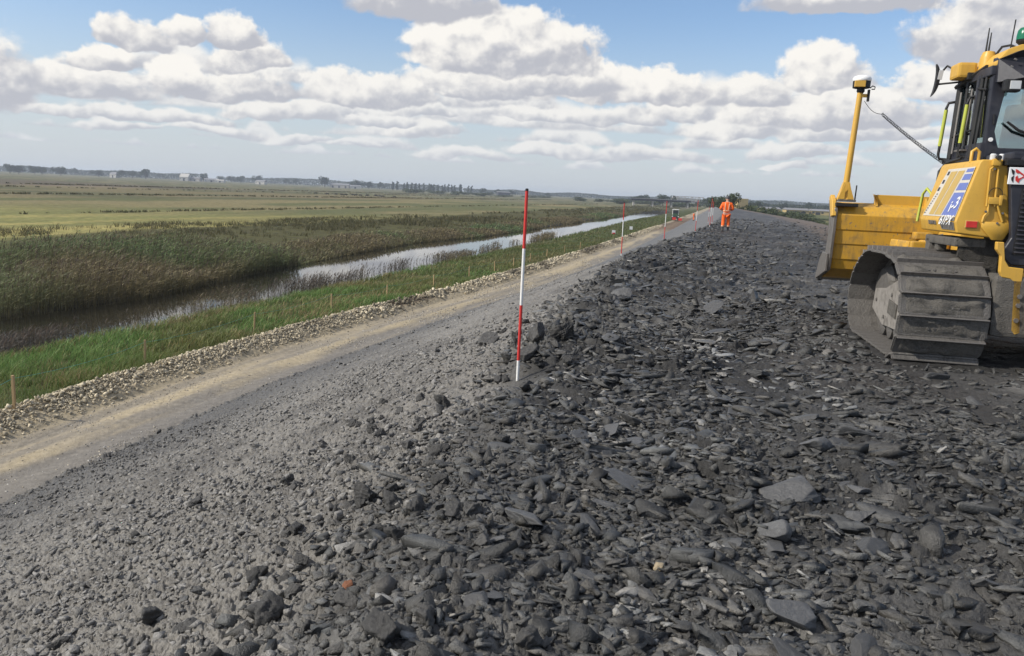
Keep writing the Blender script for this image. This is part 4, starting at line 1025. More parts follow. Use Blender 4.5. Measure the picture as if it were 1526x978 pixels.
    for sy in (-3, 3):
        mb = MB(); mb.tube([(-16, sy, 10.0), (16, sy, 10.0)], .35, 6); mb.tube([(-20, sy, 5.2), (20, sy, 5.2)], .35, 6)
        mb.tube([(-20, sy, 5.2), (-16, sy, 10)], .35, 6); mb.tube([(20, sy, 5.2), (16, sy, 10)], .35, 6)
        for k in range(8):
            x = -16 + 4*k; mb.tube([(x, sy, 10), (x, sy, 5.2)], .2, 5); mb.tube([(x, sy, 10 if k % 2 else 5.2), (x+4, sy, 5.2 if k % 2 else 10)], .2, 5)
        mb.build('truss', M['concrete'], t)
    for k in (-20, 20): MB().box((k, 0, 2), (2, 6, 4.2)).build('pier', M['concrete'], t)
    t = empty('straw_stack', (139.5, 500, -4.3), R(8)); tag(t, 'tan stack of straw bales rising above the bushes right of the worker', 'straw stack')
    for k in range(6):
        mb = MB()
        for j in range(4): mb.box((-2.6 + 1.75*j + (.1 if k % 2 else 0), 0, .72 + 1.42*k), (1.7, 5, 1.38), bevel=.12)
        mb.build('bale_row', M['tan'], t)

    # cattle
    def cow(x, y, rz, label, s=1.0):
        t = empty('cow', (x, y, -4.25), rz); tag(t, label, 'cow', 'black cattle grazing far out on the field')
        J = {'hip': ((-.55, 0, 1.0), .28, .30), 'belly': ((0, 0, .95), .32, .34), 'chest': ((.55, 0, .98), .27, .32), 'neck': ((.85, 0, 1.05), .16, .20), 'head': ((1.12, 0, .85), .12, .13), 'muz': ((1.32, 0, .62), .085, .08), 'tail': ((-.86, 0, 1.05), .04, .04), 'tail2': ((-.93, 0, .5), .02, .02)}
        E = [('hip', 'belly'), ('belly', 'chest'), ('chest', 'neck'), ('neck', 'head'), ('head', 'muz'), ('hip', 'tail'), ('tail', 'tail2')]
        for s_, n in ((-1, 'l'), (1, 'r')):
            J.update({'h0'+n: ((-.6, .17*s_, .72), .12, .14), 'h1'+n: ((-.72, .18*s_, .42), .055, .06), 'h2'+n: ((-.64, .18*s_, .04), .045, .05), 'f0'+n: ((.55, .16*s_, .66), .09, .10), 'f1'+n: ((.56, .17*s_, .36), .05, .05), 'f2'+n: ((.55, .17*s_, .04), .045, .045)})
            E += [('hip', 'h0'+n), ('h0'+n, 'h1'+n), ('h1'+n, 'h2'+n), ('chest', 'f0'+n), ('f0'+n, 'f1'+n), ('f1'+n, 'f2'+n)]
        skin_mesh('body', J, E, M['cow'], t, 1)
        return t
    c0 = None
    for (x, y, rz) in ((-106.6, 420, .3), (-100.6, 421, 3.0), (-93.5, 423, .2), (-92.0, 418, 2.8), (-90.7, 420, .5), (-87.6, 425, 3.3), (-85.4, 420, .1), (-82.5, 419, 2.9), (-80.1, 424, .4), (-72.6, 420, 3.0), (-70.5, 417, .3), (-64.9, 420, 2.7), (-97, 426, .9), (-76, 428, 3.4)):
        o = cow(0, 0, 0, 'black cow standing in the herd far out on the pale field') if c0 is None else copy_tree(c0)
        c0 = c0 or o; o.location = (x, y, -4.25); o.rotation_euler = (0, 0, rz)
far_things()

# ------------------------------------------------------------------ BULLDOZER (x right, y forward, z up; origin at the outer rear foot of the near crawler)
def text_mesh(s, size, name, mat, parent, M4, ext=.002, bold=0.0, shear=0.0):
    cu = bpy.data.curves.new('text', 'FONT'); cu.body = s; cu.size = size; cu.extrude = ext; cu.offset = bold; cu.shear = shear; cu.align_x = 'CENTER'; cu.align_y = 'CENTER'
    o = bpy.data.objects.new('text', cu); COL.objects.link(o)
    dg = bpy.context.evaluated_depsgraph_get(); dg.update()
    me = bpy.data.meshes.new_from_object(o.evaluated_get(dg)); bpy.data.objects.remove(o); me.materials.clear()
    me.transform(M4); return link(name, me, mat, parent)

def bulldozer():
    D = empty('bulldozer', (3.90, 7.90, .03), -R(11))
    tag(D, 'yellow bulldozer with wide crawler tracks parked on the crest, seen from behind', 'bulldozer')
    CX = 1.50                                # middle of the machine
    mir = lambda x: 2*CX - x

    # ---------------- crawler tracks
    loop = [(.26, .0), (.12, .17), (.065, .36), (.08, .62), (.20, .86), (.44, 1.0), (.95, 1.055), (1.60, 1.045), (1.86, .99), (2.14, .84), (2.34, .64), (2.40, .36), (2.22, .10), (1.98, .0)]
    def loop_points(n):
        pts = np.array(loop + [loop[0]]); d = np.r_[0, np.cumsum(np.hypot(*np.diff(pts, axis=0).T))]
        s = np.linspace(0, d[-1], n, endpoint=False); return [(np.interp(v, d, pts[:, 0]), np.interp(v, d, pts[:, 1])) for v in s], d[-1]
    NS = 27; P, per = loop_points(NS); pitch = per/NS
    def shoe(g):
        mb = MB(); W = .86; hp = pitch*.5
        # plate with clipped corners, one grouser bar, a lap at the trailing edge
        out = [(.0, -hp*.75), (.03, -hp*1.1), (W-.03, -hp*1.1), (W, -hp*.75), (W, hp*.75), (W-.03, hp*1.1), (.03, hp*1.1), (0, hp*.75)]
        mb.prism(out, 2, -.022, 0, .003, 1)
        mb.prism([(-hp*1.0, -.004), (-hp*1.06, .050), (-hp*.96, .056), (-hp*.86, .010), (-hp*.3, .004), (hp*.98, .002), (hp*.98, -.004)], 0, .015, W-.015, .003, 1)
        for xx in (.30, .36, .50, .56): mb.cyl((xx, .02, .008), .014, .02, 2, 6)
        return mb
    def mud_patch(g):
        """clay pressed onto a shoe: a low uneven cake"""
        nx, ny = 26, 8; V = []; F = []
        sx = g.uniform(0, 50)
        for i in range(nx):
            for j in range(ny):
                x = .05 + .76*i/(nx-1); y = -pitch*.38 + pitch*.84*j/(ny-1); e = min(i, nx-1-i, 2)/2*min(j, ny-1-j, 1)
                h = float(fbm(np.array([x*7 + sx]), np.array([y*14 + sx]), 900, 3)[0]); V.append((x, y, .006 + e*max(0, (h - .44))*.11 - (0 if e else .01)))
        for i in range(nx-1):
            for j in range(ny-1): F.append((i*ny+j, (i+1)*ny+j, (i+1)*ny+j+1, i*ny+j+1))
        return np.array(V), np.array(F)
    g = np.random.default_rng(3)
    shoe_me = None; muds = []
    def crawler(x0):
        nonlocal shoe_me
        t = empty('crawler_track', (x0, 0, 0)); t.parent = D
        for k, (y, z) in enumerate(P):
            (y0, z0), (y1, z1) = P[k-1], P[(k+1) % NS]
            ty, tz = y1-y0, z1-z0; L = math.hypot(ty, tz); ty /= L; tz /= L     # direction of the loop; outward is to its right
            if shoe_me is None:
                o = shoe(g).build('track_shoe', [M['mud_steel'], M['worn_steel']], t); shoe_me = o.data
                for f in shoe_me.polygons:
                    if f.center.z > .030 and abs(f.center.x - .43) < .42 and f.normal.z > -.2: f.material_index = 1
            else: o = link('track_shoe', shoe_me, None, t)
            oy, oz = -tz, ty
            cyl_, cz_ = 1.2, .52
            if (y-cyl_)*oy + (z-cz_)*oz < 0: oy, oz = -oy, -oz
            Mx = Matrix(((1, 0, 0, 0), (0, -ty, oy, y), (0, -tz, oz, z), (0, 0, 0, 1)))
            o.matrix_local = Mx
            if z > .05:
                V, F = mud_patch(g); md = np_mesh('mud_cake', V, F, M['mud'], smooth=True, parent=t); md.matrix_local = Mx
        # frame, guard plate, sprocket, idler, rollers
        mb = MB(); mb.prism([(.55, .30), (.75, .22), (1.75, .22), (2.05, .34), (2.05, .58), (1.75, .68), (.75, .66), (.55, .55)], 0, .30, .60, .02); mb.build('track_frame', M['mud'], t)
        MB().prism([(.62, .20), (1.55, .16), (2.08, .30), (2.02, .55), (1.55, .60), (.95, .78), (.55, .72)], 0, .24, .262, .006).build('guard_plate', M['grey_plate'], t)
        for yy, zz in ((.75, .32), (.75, .62), (1.5, .26), (1.9, .42), (1.25, .55)): MB().cyl((.236, yy, zz), .022, .014, 0, 8).build('plate_bolt', M['mud_steel'], t)
        MB().box((.232, 1.15, .40), (.016, .34, .16), (.08, 0, 0), .004).build('cover_plate', M['mud'], t)
        mb = MB(); mb.lathe([(.10, .27), (.36, .29), (.38, .36), (.38, .46), (.36, .52), (.10, .54)], (0, .50, .52), 30, 0)
        for k in range(15):
            a = 2*PI*k/15; mb.box((.41, .50 + .40*math.cos(a), .52 + .40*math.sin(a)), (.07, .07, .09), (a, 0, 0))
        mb.build('sprocket', M['mud_steel'], t)
        MB().lathe([(.08, .28), (.30, .30), (.36, .36), (.36, .50), (.30, .55), (.08, .56)], (0, 1.98, .50), 28, 0).build('idler', M['mud_steel'], t)
        for yy in (.75, 1.05, 1.35, 1.65): MB().lathe([(.05, .26), (.12, .28), (.12, .35), (.09, .38), (.09, .48), (.12, .50), (.12, .58), (.05, .60)], (0, yy, .15), 16, 0).build('roller', M['mud_steel'], t)
        # links that join the shoes
        mb = MB()
        for k, (y, z) in enumerate(P):
            (y0, z0), (y1, z1) = P[k-1], P[(k+1) % NS]; a = math.atan2(z1-z0, y1-y0); c = Vector((0, 1.2-y, .52-z)).normalized()*.075
            for xx in (.36, .50): mb.box((xx, y + c.y, z + c.z), (.035, pitch*1.05, .09), (a, 0, 0), .008, 1)
        mb.build('track_chain', M['mud_steel'], t)
        return t
    crawler(0); crawler(2*CX - .86)
    def child(o): return o

    # ---------------- blade
    B = empty('blade', (CX, 3.6, 0)); B.parent = D
    hw = CX + .01
    # curved mouldboard: profile (y, z) in front and back
    front = [(.62, .46), (.42, .62), (.30, .85), (.26, 1.1), (.32, 1.35), (.46, 1.60)]
    back = [(.34, 1.60), (.10, 1.54), (0, 1.42), (.01, 1.208), (.022, 1.20), (.03, 1.003), (.042, .995), (.055, .783), (.068, .775), (.10, .64), (.40, .50)]
    MB().prism(front + back, 0, -hw, hw, .006, 1).build('mouldboard', M['yellow_dirty'], B)
    MB().prism([(-.98, 1.55), (-.94, 1.725), (.94, 1.725), (.98, 1.55)], 1, .30, .335, .006, 1).build('spill_guard', M['yellow'], B)
    for s in (-1, 1):
        MB().prism([(.30, 1.55), (.30, 1.72), (.40, 1.73), (.30, 1.55)][:3] + [(.14, 1.56)], 0, s*.96 - .012, s*.96 + .012).build('gusset', M['yellow'], B)
        MB().prism([(.10, 1.56), (.30, 1.70), (.30, 1.56), (.16, 1.44)], 0, s*.28 - .012, s*.28 + .012).build('gusset', M['yellow'], B)
        # end plate and corner bit
        MB().prism([(.36, 1.645), (.05, 1.56), (-.03, 1.50), (-.03, 1.15), (.00, .80), (.04, .62), (.42, .52), (.36, .8), (.26, 1.1), (.34, 1.4), (.48, 1.62)], 0, s*hw - .022 + s*.024, s*hw + .022 + s*.024, .006, 1).build('end_plate', M['worn_steel'], B)
        MB().prism([(.0, .86), (.02, .60), (.70, .43), (.74, .46), (.52, .76), (.36, .86)], 0, s*hw - .016 + s*.065, s*hw + .016 + s*.065, .005, 1).build('corner_bit', M['worn_steel'], B)
        MB().prism([(-.02, 1.49), (-.05, 1.40), (.06, 1.38), (.30, 1.66), (.22, 1.70), (.06, 1.62)], 0, s*hw - .03 + s*.05, s*hw + .03 + s*.05, .008, 1).build('end_cap', M['yellow'], B)
    MB().prism([(.30, .60), (.72, .42), (.75, .45), (.44, .66)], 0, -hw - .04, hw + .04, .004, 1).build('cutting_edge', M['worn_steel'], B)
    for sx in (-.38, .38): MB().box((sx, -.10, 1.18), (.22, .2, .10), bevel=.02).build('lift_bracket', M['yellow_dirty'], B)

    # push arms and the nose of the machine
    for s in (-1, 1):
        MB().tube([(CX + s*.50, 1.1, .72), (CX + s*.52, 2.3, .78), (CX + s*.50, 3.35, .86), (CX + s*.5, 3.66, .95)], [.10, .11, .11, .10], 8).build('push_arm', M['yellow_dirty'], D)
        mb = MB(); mb.tube([(CX + s*.36, 2.5, 1.22), (CX + s*.37, 3.05, 1.12)], .07, 10); mb.tube([(CX + s*.37, 3.05, 1.12), (CX + s*.38, 3.55, 1.05)], .04, 10); mb.build('lift_cylinder', M['worn_steel'], D, smooth=40)
    mb = MB(); mb.box((.72, 2.55, 1.08), (.30, .5, .10), (0, .1, .2), .02); mb.box((.92, 2.3, 1.05), (.26, .34, .22), (0, 0, .1), .03); mb.box((.80, 2.0, 1.02), (.20, .20, .26), bevel=.03); mb.box((.62, 1.85, 1.05), (.18, .10, .22), bevel=.02); mb.build('tilt_linkage', M['yellow_dirty'], D)
    MB().prism([(1.9, .55), (3.05, .72), (3.10, 1.0), (2.0, 1.72), (1.9, 1.75)], 0, CX - .42, CX + .42, .04).build('engine_hood', M['yellow'], D)
    MB().box((CX, 1.2, .62), (1.24, 2.2, .62), bevel=.05).build('main_frame', M['mud'], D)

    # ---------------- side tanks (the tapered yellow boxes each side behind the cab)
    def tank(s):
        fx = (lambda x: x) if s < 0 else mir
        t = empty('side_tank', (0, 0, 0)); t.parent = D
        def ring(y):
            return [(fx(.525), y, 1.315), (fx(.495), y, 1.43), (fx(.648), y, 2.03), (fx(.67), y, 2.055), (fx(.875), y, 2.06), (fx(.90), y, 2.02), (fx(1.005), y, 1.37), (fx(.97), y, 1.275)]
        mb = MB(); mb.loft([ring(.30), ring(1.48)])
        bmesh.ops.bevel(mb.bm, geom=list(mb.bm.edges), offset=.016, segments=3, affect='EDGES', profile=.6)
        mb.build('tank_shell', M['yellow'], t, smooth=35)
        return t, fx
    for s in (-1, 1):
        t, fx = tank(s)
        # side face decals lie in the leaning plane x = .148 + .246 z
        n = Vector((-1, 0, .246)).normalized()*(1 if s < 0 else 1); n = Vector((n.x if s < 0 else -n.x, 0, n.z))
        def pl(y, z, d=.004):
            x = .1455 + .2445*z; p = Vector((fx(x), y, z)) + n*d; return p
        def decal(name, pts, mat, d): MB().quad([pl(*p, d) for p in pts]).build(name, M[mat], t)
        decal('decal_field', [(1.42, 1.475), (1.15, 1.985), (.345, 1.985), (.345, 1.475)], 'decal_beige', .0035)
        decal('decal_panel', [(1.22, 1.49), (1.02, 1.955), (.82, 1.955), (1.06, 1.49)], 'decal_gold', .006)
        decal('decal_panel', [(1.03, 1.49), (.79, 1.955), (.60, 1.955), (.82, 1.49)], 'decal_gold', .006)
        for p in ([(.545, 1.97), (.36, 1.97), (.36, 1.935), (.555, 1.935)], [(.565, 1.915), (.36, 1.915), (.36, 1.855), (.595, 1.855)], [(.61, 1.825), (.36, 1.825), (.36, 1.75), (.65, 1.75)]): decal('decal_panel', p, 'decal_blue', .006)
        decal('decal_panel', [(.66, 1.725), (.36, 1.725), (.36, 1.487), (.79, 1.487)], 'decal_blue', .006)
        decal('decal_panel', [(.80, 1.470), (.345, 1.470), (.335, 1.435), (.82, 1.435)], 'decal_grey', .0062)
        # lower vertical band
        low = lambda y, z, d=.005: Vector((fx(.525 - .03*(z - 1.315)/.115), y, z)) + Vector((-d if s < 0 else d, 0, -d*.25))
        MB().quad([low(.81, 1.425), low(.345, 1.425), low(.345, 1.345), (low(.74, 1.345))]).build('decal_panel', M['decal_grey'], t)
        # lettering
        yv = Vector((0, -1, 0)) if s < 0 else Vector((0, 1, 0)); zv = Vector((.2377 if s < 0 else -.2377, 0, .9713))
        def frame(y, z, lean, d, lowp=False):
            o = (low(y, z, d) if lowp else pl(y, z, d)); up = zv if not lowp else Vector((-.25 if s < 0 else .25, 0, .968)).normalized()
            X = (yv*1).normalized(); Y = (up + yv*lean).normalized(); return Matrix(((X.x, Y.x, n.x, o.x), (X.y, Y.y, n.y, o.y), (X.z, Y.z, n.z, o.z), (0, 0, 0, 1)))
        text_mesh('61PX', .175, 'lettering', M['white'], t, frame(.535, 1.432, .25, .022, False) @ Matrix.Diagonal((.95, .88, 1, 1)))
        text_mesh('i-3', .20, 'lettering', M['white'], t, frame(.50, 1.60, .5, .010) @ Matrix.Rotation(.35, 4, 'Z'), bold=.002)
        text_mesh('KOMATSU', .060, 'lettering', M['decal_grey'], t, frame(1.03, 1.405, 0, .006, True) @ Matrix.Diagonal((.9, 1.0, 1, 1)), bold=.002)
        for k in range(9): MB().quad([pl(1.405 - .022*k, 1.50 + .026*k, .007), pl(1.36 - .022*k, 1.50 + .026*k, .007), pl(1.355 - .022*k, 1.513 + .026*k, .007), pl(1.40 - .022*k, 1.513 + .026*k, .007)]).build('decal_mark', M['decal_grey'], t)
        for k, (y, z) in enumerate(((1.10, 1.94), (1.16, 1.85), (1.22, 1.77))): MB().quad([pl(y+.03, z-.02, .007), pl(y-.03, z-.02, .007), pl(y-.045, z+.02, .007), pl(y+.015, z+.02, .007)]).build('decal_mark', M['navy'], t)
        # rear face: reflector, folding latch
        ry = .298
        MB().box((fx(.645), ry - .006, 1.41), (.118, .012, .078), bevel=.004, seg=1).build('reflector_frame', M['decal_gold'], t)
        MB().box((fx(.645), ry - .012, 1.41), (.102, .012, .064), bevel=.003, seg=1).build('reflector', M['red'], t)
        mb = MB()
        mb.prism([(fx(.735), 1.445), (fx(.735), 1.385), (fx(.845), 1.265), (fx(.945), 1.265), (fx(1.005), 1.375), (fx(1.01), 1.445)], 1, ry - .022, ry - .001, .003, 1)
        for a, b in ((.742, .755), (.815, .835)): mb.tube([(fx(a), ry - .02, 1.96), (fx(a + .012), ry - .02, 1.60)], .011, 6)
        mb.tube([(fx(.738), ry - .02, 1.955), (fx(.765), ry - .02, 1.985), (fx(.795), ry - .02, 1.985), (fx(.818), ry - .02, 1.955)], .011, 6)
        mb.tube([(fx(.77), ry - .02, 1.64), (fx(.775), ry - .02, 1.54), (fx(.745), ry - .02, 1.50), (fx(.735), ry - .02, 1.44)], .012, 6); mb.tube([(fx(.85), ry - .02, 1.62), (fx(.885), ry - .02, 1.53), (fx(.92), ry - .02, 1.45)], .012, 6)
        mb.box((fx(.815), ry - .025, 1.655), (.11, .03, .07), bevel=.006); mb.box((fx(.872), ry - .03, 1.66), (.028, .03, .10), bevel=.006)
        mb.box((fx(.785), ry - .02, 2.03), (.075, .06, .07), bevel=.012)
        mb.build('latch', M['yellow'], t, smooth=45)
        arc = [(fx(.82 + .062*math.cos(a)), ry - .028, 1.72 + .062*math.sin(a)) for a in np.linspace(-.2, PI + .2, 14)]
        MB().tube(arc, .0035, 5).build('latch_wire', M['black'], t)
        for (x, z) in ((.778, 1.965), (.752, 1.545), (.908, 1.535), (.872, 1.435)): MB().cyl((fx(x), ry - .026, z), .011, .014, 1, 8).build('bolt', M['worn_steel'], t)
        MB().lathe([(.022, -.03), (.024, .02), (.015, .03)], (fx(.79), ry - .05, 2.075), 12, 1).build('filler_lock', M['black'], t)
        MB().tube([(fx(.665), .62, 2.04), (fx(.665), .62, 2.15), (fx(.70), .62, 2.18), (fx(.735), .62, 2.15), (fx(.735), .62, 2.04)], .017, 8).build('lifting_eye', M['yellow'], t, smooth=60)
        MB().lathe([(.03, 0), (.03, .05), (.022, .062)], (fx(.80), .42, 2.06), 14).build('filler_cap', M['lens'], t); MB().lathe([(.022, 0), (.022, .055), (.015, .06)], (fx(.87), .40, 2.06), 14).build('sensor_cap', M['white'], t)
        # grab rail in front of the tank
        MB().tube([(fx(.50), 1.60, 1.40), (fx(.53), 1.62, 1.72), (fx(.55), 1.56, 1.78), (fx(.58), 1.48, 1.72), (fx(.57), 1.46, 1.52)], .016, 8).build('grab_rail', M['lime'], t, smooth=60)
        MB().tube([(fx(.63), 1.50, 1.80), (fx(.66), 1.58, 1.98), (fx(.72), 1.56, 2.08), (fx(.80), 1.35, 2.12)], .017, 8).build('hose', M['black'], t, smooth=60)
        # under the tank: step of dirty plates
        MB().prism([(.60, 1.27), (.60, 1.08), (.70, 1.02), (.98, .82), (.98, 1.27)], 1, .42, .46).build('mud_flap', M['mud'], t)
        mb = MB(); mb.box((fx(.70), .9, 1.22), (.30, 1.0, .09), bevel=.02); mb.box((fx(.62), 1.3, 1.16), (.14, .16, .18), bevel=.03); mb.box((fx(.62), 1.05, 1.17), (.10, .12, .14), bevel=.02); mb.build('fender_bracket', M['mud'], t)

    # ---------------- rear: yellow plate, radiator grille, name board
    half = [(.835, 1.255), (.90, 1.255), (.93, 1.08), (.975, 1.015), (1.11, 1.005), (1.11, .78), (1.165, .36), (1.11, .345), (1.075, .385), (1.035, .87), (1.0, .90), (.925, .91), (.90, .96), (.89, 1.12), (.84, 1.18)]
    for s in (-1, 1):
        fx = (lambda x: x) if s < 0 else mir
        MB().prism([(fx(a), b) for a, b in half], 1, .10, .16, .006, 1).build('rear_frame', M['yellow'], D)
        for z in (.73, .64, .49): MB().cyl((fx(1.105), .092, z), .024, .026, 1, 6).build('bolt', M['worn_steel'], D)
    MB().box((CX, .165, .66), (2*(CX - 1.08), .06, .60), bevel=.01).build('rear_frame', M['yellow'], D)
    MB().box((CX, .06, .52), (.5, .16, .26), bevel=.03).build('drawbar', M['yellow_dirty'], D)
    fr = [(.915, 1.815), (mir(.915), 1.815), (mir(.99), 1.30), (mir(.945), 1.20), (mir(.955), 1.10), (mir(1.02), 1.03), (1.02, 1.03), (.955, 1.10), (.945, 1.20), (.99, 1.30)]
    MB().prism(fr, 1, .19, .26, .008, 1).build('grille_frame', M['navy'], D)
    MB().box((CX, .185, 1.46), (.96, .012, .66)).build('grille_opening', M['black'], D)
    for k in range(15): MB().box((CX, .172, 1.16 + .0435*k), (.95, .03, .008), (.6, 0, 0)).build('grille_slat', M['navy'], D)
    MB().box((CX, .168, 1.09), (.30, .02, .02), bevel=.006).build('grille_handle', M['black'], D)
    MB().box((CX, .60, 1.60), (1.0, .7, 1.0), bevel=.03).build('radiator_box', M['navy'], D)
    MB().box((CX, .176, 1.90), (1.25, .012, .165), bevel=.003, seg=1).build('name_board', M['white'], D)
    # the board's mark: a dark split chevron beside a red letter like an arrowhead
    bx, bz, by = .875, 1.90, .166
    def flat(name, pts, mat, d=.0): MB().prism([(bx + u, bz + v) for u, v in pts], 1, by - d, by + .003).build(name, M[mat], D)
    flat('board_mark', [(.014, .068), (.046, .048), (.046, .018), (.036, .008), (.024, .030)], 'black')
    flat('board_mark', [(.024, -.018), (.046, .006), (.046, -.066), (.028, -.042)], 'black')
    flat('board_mark', [(.052, .066), (.072, .060), (.150, .004), (.150, -.006), (.118, -.022), (.118, -.006), (.134, .000), (.086, .030), (.078, .022), (.060, .034)], 'red')
    flat('board_mark', [(.060, -.012), (.076, .006), (.086, -.024), (.118, -.010), (.118, -.022), (.100, -.040), (.094, -.068), (.066, -.044)], 'red', .001)
    text_mesh('A', .12, 'board_mark', M['red'], D, Matrix.Translation((bx + .24, by, bz)) @ Matrix.Rotation(PI/2, 4, 'X'), bold=.004)
    MB().box((CX, .35, 2.03), (1.30, .30, .06), bevel=.01).build('deck_edge', M['black'], D)
    MB().box((CX, .62, 2.10), (1.16, .7, .08), bevel=.02).build('rear_deck', M['navy'], D)

    # ---------------- cab
    cb = empty('cab', (CX, 1.05, 2.1)); cb.parent = D
    def c(x): return x - CX
    yb, yf = 0.0, .98
    for s in (-1, 1):
        # rear pillars lean; the inner edge curves into the sill and the header
        pil = [(c(.925), .0), (c(1.06), .12), (c(1.03), .20), (c(1.00), .30), (c(1.035), .62), (c(1.06), .78), (c(1.10), .80), (c(1.10), .88), (c(.91), .88)]
        MB().prism([(s*-1*u, v) for u, v in pil], 1, yb, yb + .10, .010, 2).build('rear_pillar', M['navy'], cb)
        MB().tube([(s*c(.90)*-1, yf, .0), (s*c(.93)*-1, yf + .02, .95)], .045, 4).build('front_pillar', M['navy'], cb)
        MB().box((-s*c(.905), .50, .08), (.06, 1.0, .20), bevel=.012).build('side_sill', M['navy'], cb)
        MB().box((-s*c(.92), .50, .93), (.07, 1.0, .10), bevel=.012).build('side_header', M['navy'], cb)
        MB().box((-s*c(.905), .36, .50), (.05, .07, .85), bevel=.01).build('door_pillar', M['navy'], cb)
        # door leaf with glass, hinges and bars
        MB().box((-s*c(.912), .66, .52), (.008, .50, .74)).build('door_glass', None, cb).data.materials.append(GLASS)
        MB().box((-s*c(.912), .20, .55), (.008, .24, .62)).build('side_glass', None, cb).data.materials.append(GLASS)
    MB().box((0, .05, .06), (2*(CX - 1.0), .10, .13), bevel=.012).build('rear_sill', M['navy'], cb)
    MB().box((0, .04, .82), (2*(CX - 1.04), .09, .14), bevel=.012).build('rear_header', M['navy'], cb)
    MB().box((0, .055, .45), (2*(CX - 1.0), .008, .64)).build('rear_window', None, cb).data.materials.append(GLASS)
    MB().box((0, yf, .45), (2*(CX - .95), .008, .85)).build('windscreen', None, cb).data.materials.append(GLASS)
    MB().box((0, .5, -.02), (1.16, 1.0, .10)).build('cab_floor', M['black'], cb)
    mb = MB(); mb.box((0, .42, .32), (.56, .16, .62), (.12, 0, 0), .06); mb.box((0, .62, .10), (.54, .46, .16), bevel=.05); mb.box((0, .36, .70), (.30, .10, .20), bevel=.04); mb.build('operator_seat', M['decal_grey'], cb, smooth=50)
    mb = MB(); mb.tube([(c(1.10), -.02, .40), (c(1.22), -.03, .31), (c(1.50), -.03, .22)], [.012, .016, .018], 6); mb.build('wiper', M['black'], cb)
    # roof with the overhanging dark visor and the yellow cover
    vis = [(-.58, .80), (-.565, 1.02), (-.40, 1.13), (.40, 1.13), (.565, 1.02), (.58, .80)]
    mb = MB(); mb.loft([[(c(.935), -.06, .80), (c(.935), -.02, 1.04), (c(1.10), -.16, 1.11), (-c(1.10), -.16, 1.11), (-c(.935), -.02, 1.04), (-c(.935), -.06, .80), (-c(1.14), -.22, .83), (c(1.14), -.22, .83)][::1], [(c(.935), .14, .84), (c(.935), .14, 1.07), (c(1.10), .14, 1.13), (-c(1.10), .14, 1.13), (-c(.935), .14, 1.07), (-c(.935), .14, .84), (-c(1.14), .14, .86), (c(1.14), .14, .86)]])
    mb.build('roof_visor', M['navy'], cb)
    mb = MB(); mb.prism([(c(.93), 1.03), (c(1.02), 1.15), (c(1.15), 1.20), (-c(1.15), 1.20), (-c(1.02), 1.15), (-c(.93), 1.03), (-c(.93), .98), (c(.93), .98)], 1, .0, 1.05, .02, 2); mb.build('roof', M['yellow'], cb, smooth=40)
    for k in range(3): MB().box((c(1.055 - .018*k), -.125 + .02*k, 1.02 - .07*k), (.03, .02, .02), (0, .5, 0), .005).build('visor_bolt', M['worn_steel'], cb)
    # lamps
    for s in (-1, 1):
        MB().box((s*c(1.055), -.12, .755), (.16, .10, .13), bevel=.02).build('work_lamp', M['black'], cb)
        MB().box((s*c(1.075), -.172, .758), (.105, .012, .085), bevel=.01).build('lamp_lens', M['lens'], cb)
    # beacon
    MB().lathe([(.05, 0), (.05, .02), (.03, .03), (.03, .06), (.075, .10), (.078, .12)], (c(1.30), .40, 1.19), 20).build('beacon_base', M['black'], cb, smooth=40)
    MB().lathe([(.078, 0), (.078, .04), (.070, .10), (.05, .125), (.0, .13)], (c(1.30), .40, 1.315), 20).build('beacon', paint('beacon_green', (.006, .13, .065), .2, amount=.05), cb, smooth=50)
    # aerials, cylinders, cameras, mirror on the left front corner
    MB().tube([(c(1.18), .42, 1.15), (c(1.195), .42, 1.53)], .007, 6).build('aerial', M['black'], cb)
    for x, h in ((.985, 1.47), (1.012, 1.42)): MB().tube([(c(x), .56, 1.20), (c(x + .005), .56, h)], [.011, .006], 6).build('aerial', M['black'], cb)
    MB().lathe([(.065, -.13), (.085, -.12), (.082, .06), (.06, .12), (.03, .13)], (c(1.0), .50, 1.08), 18).build('receiver', M['yellow'], cb, smooth=40)
    MB().tube([(c(1.05), .46, 1.15), (c(1.09), .40, 1.24), (c(1.16), .36, 1.25), (c(1.22), .34, 1.22)], .013, 6).build('cable', M['black'], cb)
    MB().box((c(.83), .72, 1.02), (.20, .30, .17), bevel=.03).build('lamp_housing', M['yellow'], cb); MB().box((c(.90), .60, .95), (.14, .10, .08), bevel=.01).build('camera', M['black'], cb)
    mb = MB(); mb.tube([(c(.80), .80, 1.03), (c(.72), .95, 1.12), (c(.66), 1.02, 1.02)], .012, 6); mb.tube([(c(.84), .82, .92), (c(.72), .96, .92), (c(.67), 1.02, .92)], .012, 6); mb.build('mirror_arm', M['black'], cb)
    mb = MB(); prof = []
    for k in range(13):
        a = -1.15 + 2.3*k/12; prof.append((.115*math.cos(a) - .045, .21*math.sin(a)))
    inner = [(.012 + .03*math.cos(a), .185*math.sin(a)) for a in np.linspace(1.1, -1.1, 9)]
    MB().prism([(c(.60) + u + .05*v, .96 + v) for u, v in prof + [(u - .02, v) for u, v in inner]], 1, .98, 1.03, .006, 1).build('mirror', M['black'], cb)
    MB().box((c(.665), .972, 1.02), (.05, .006, .11), (0, .1, 0), .01).build('mirror_glass', M['lens'], cb)
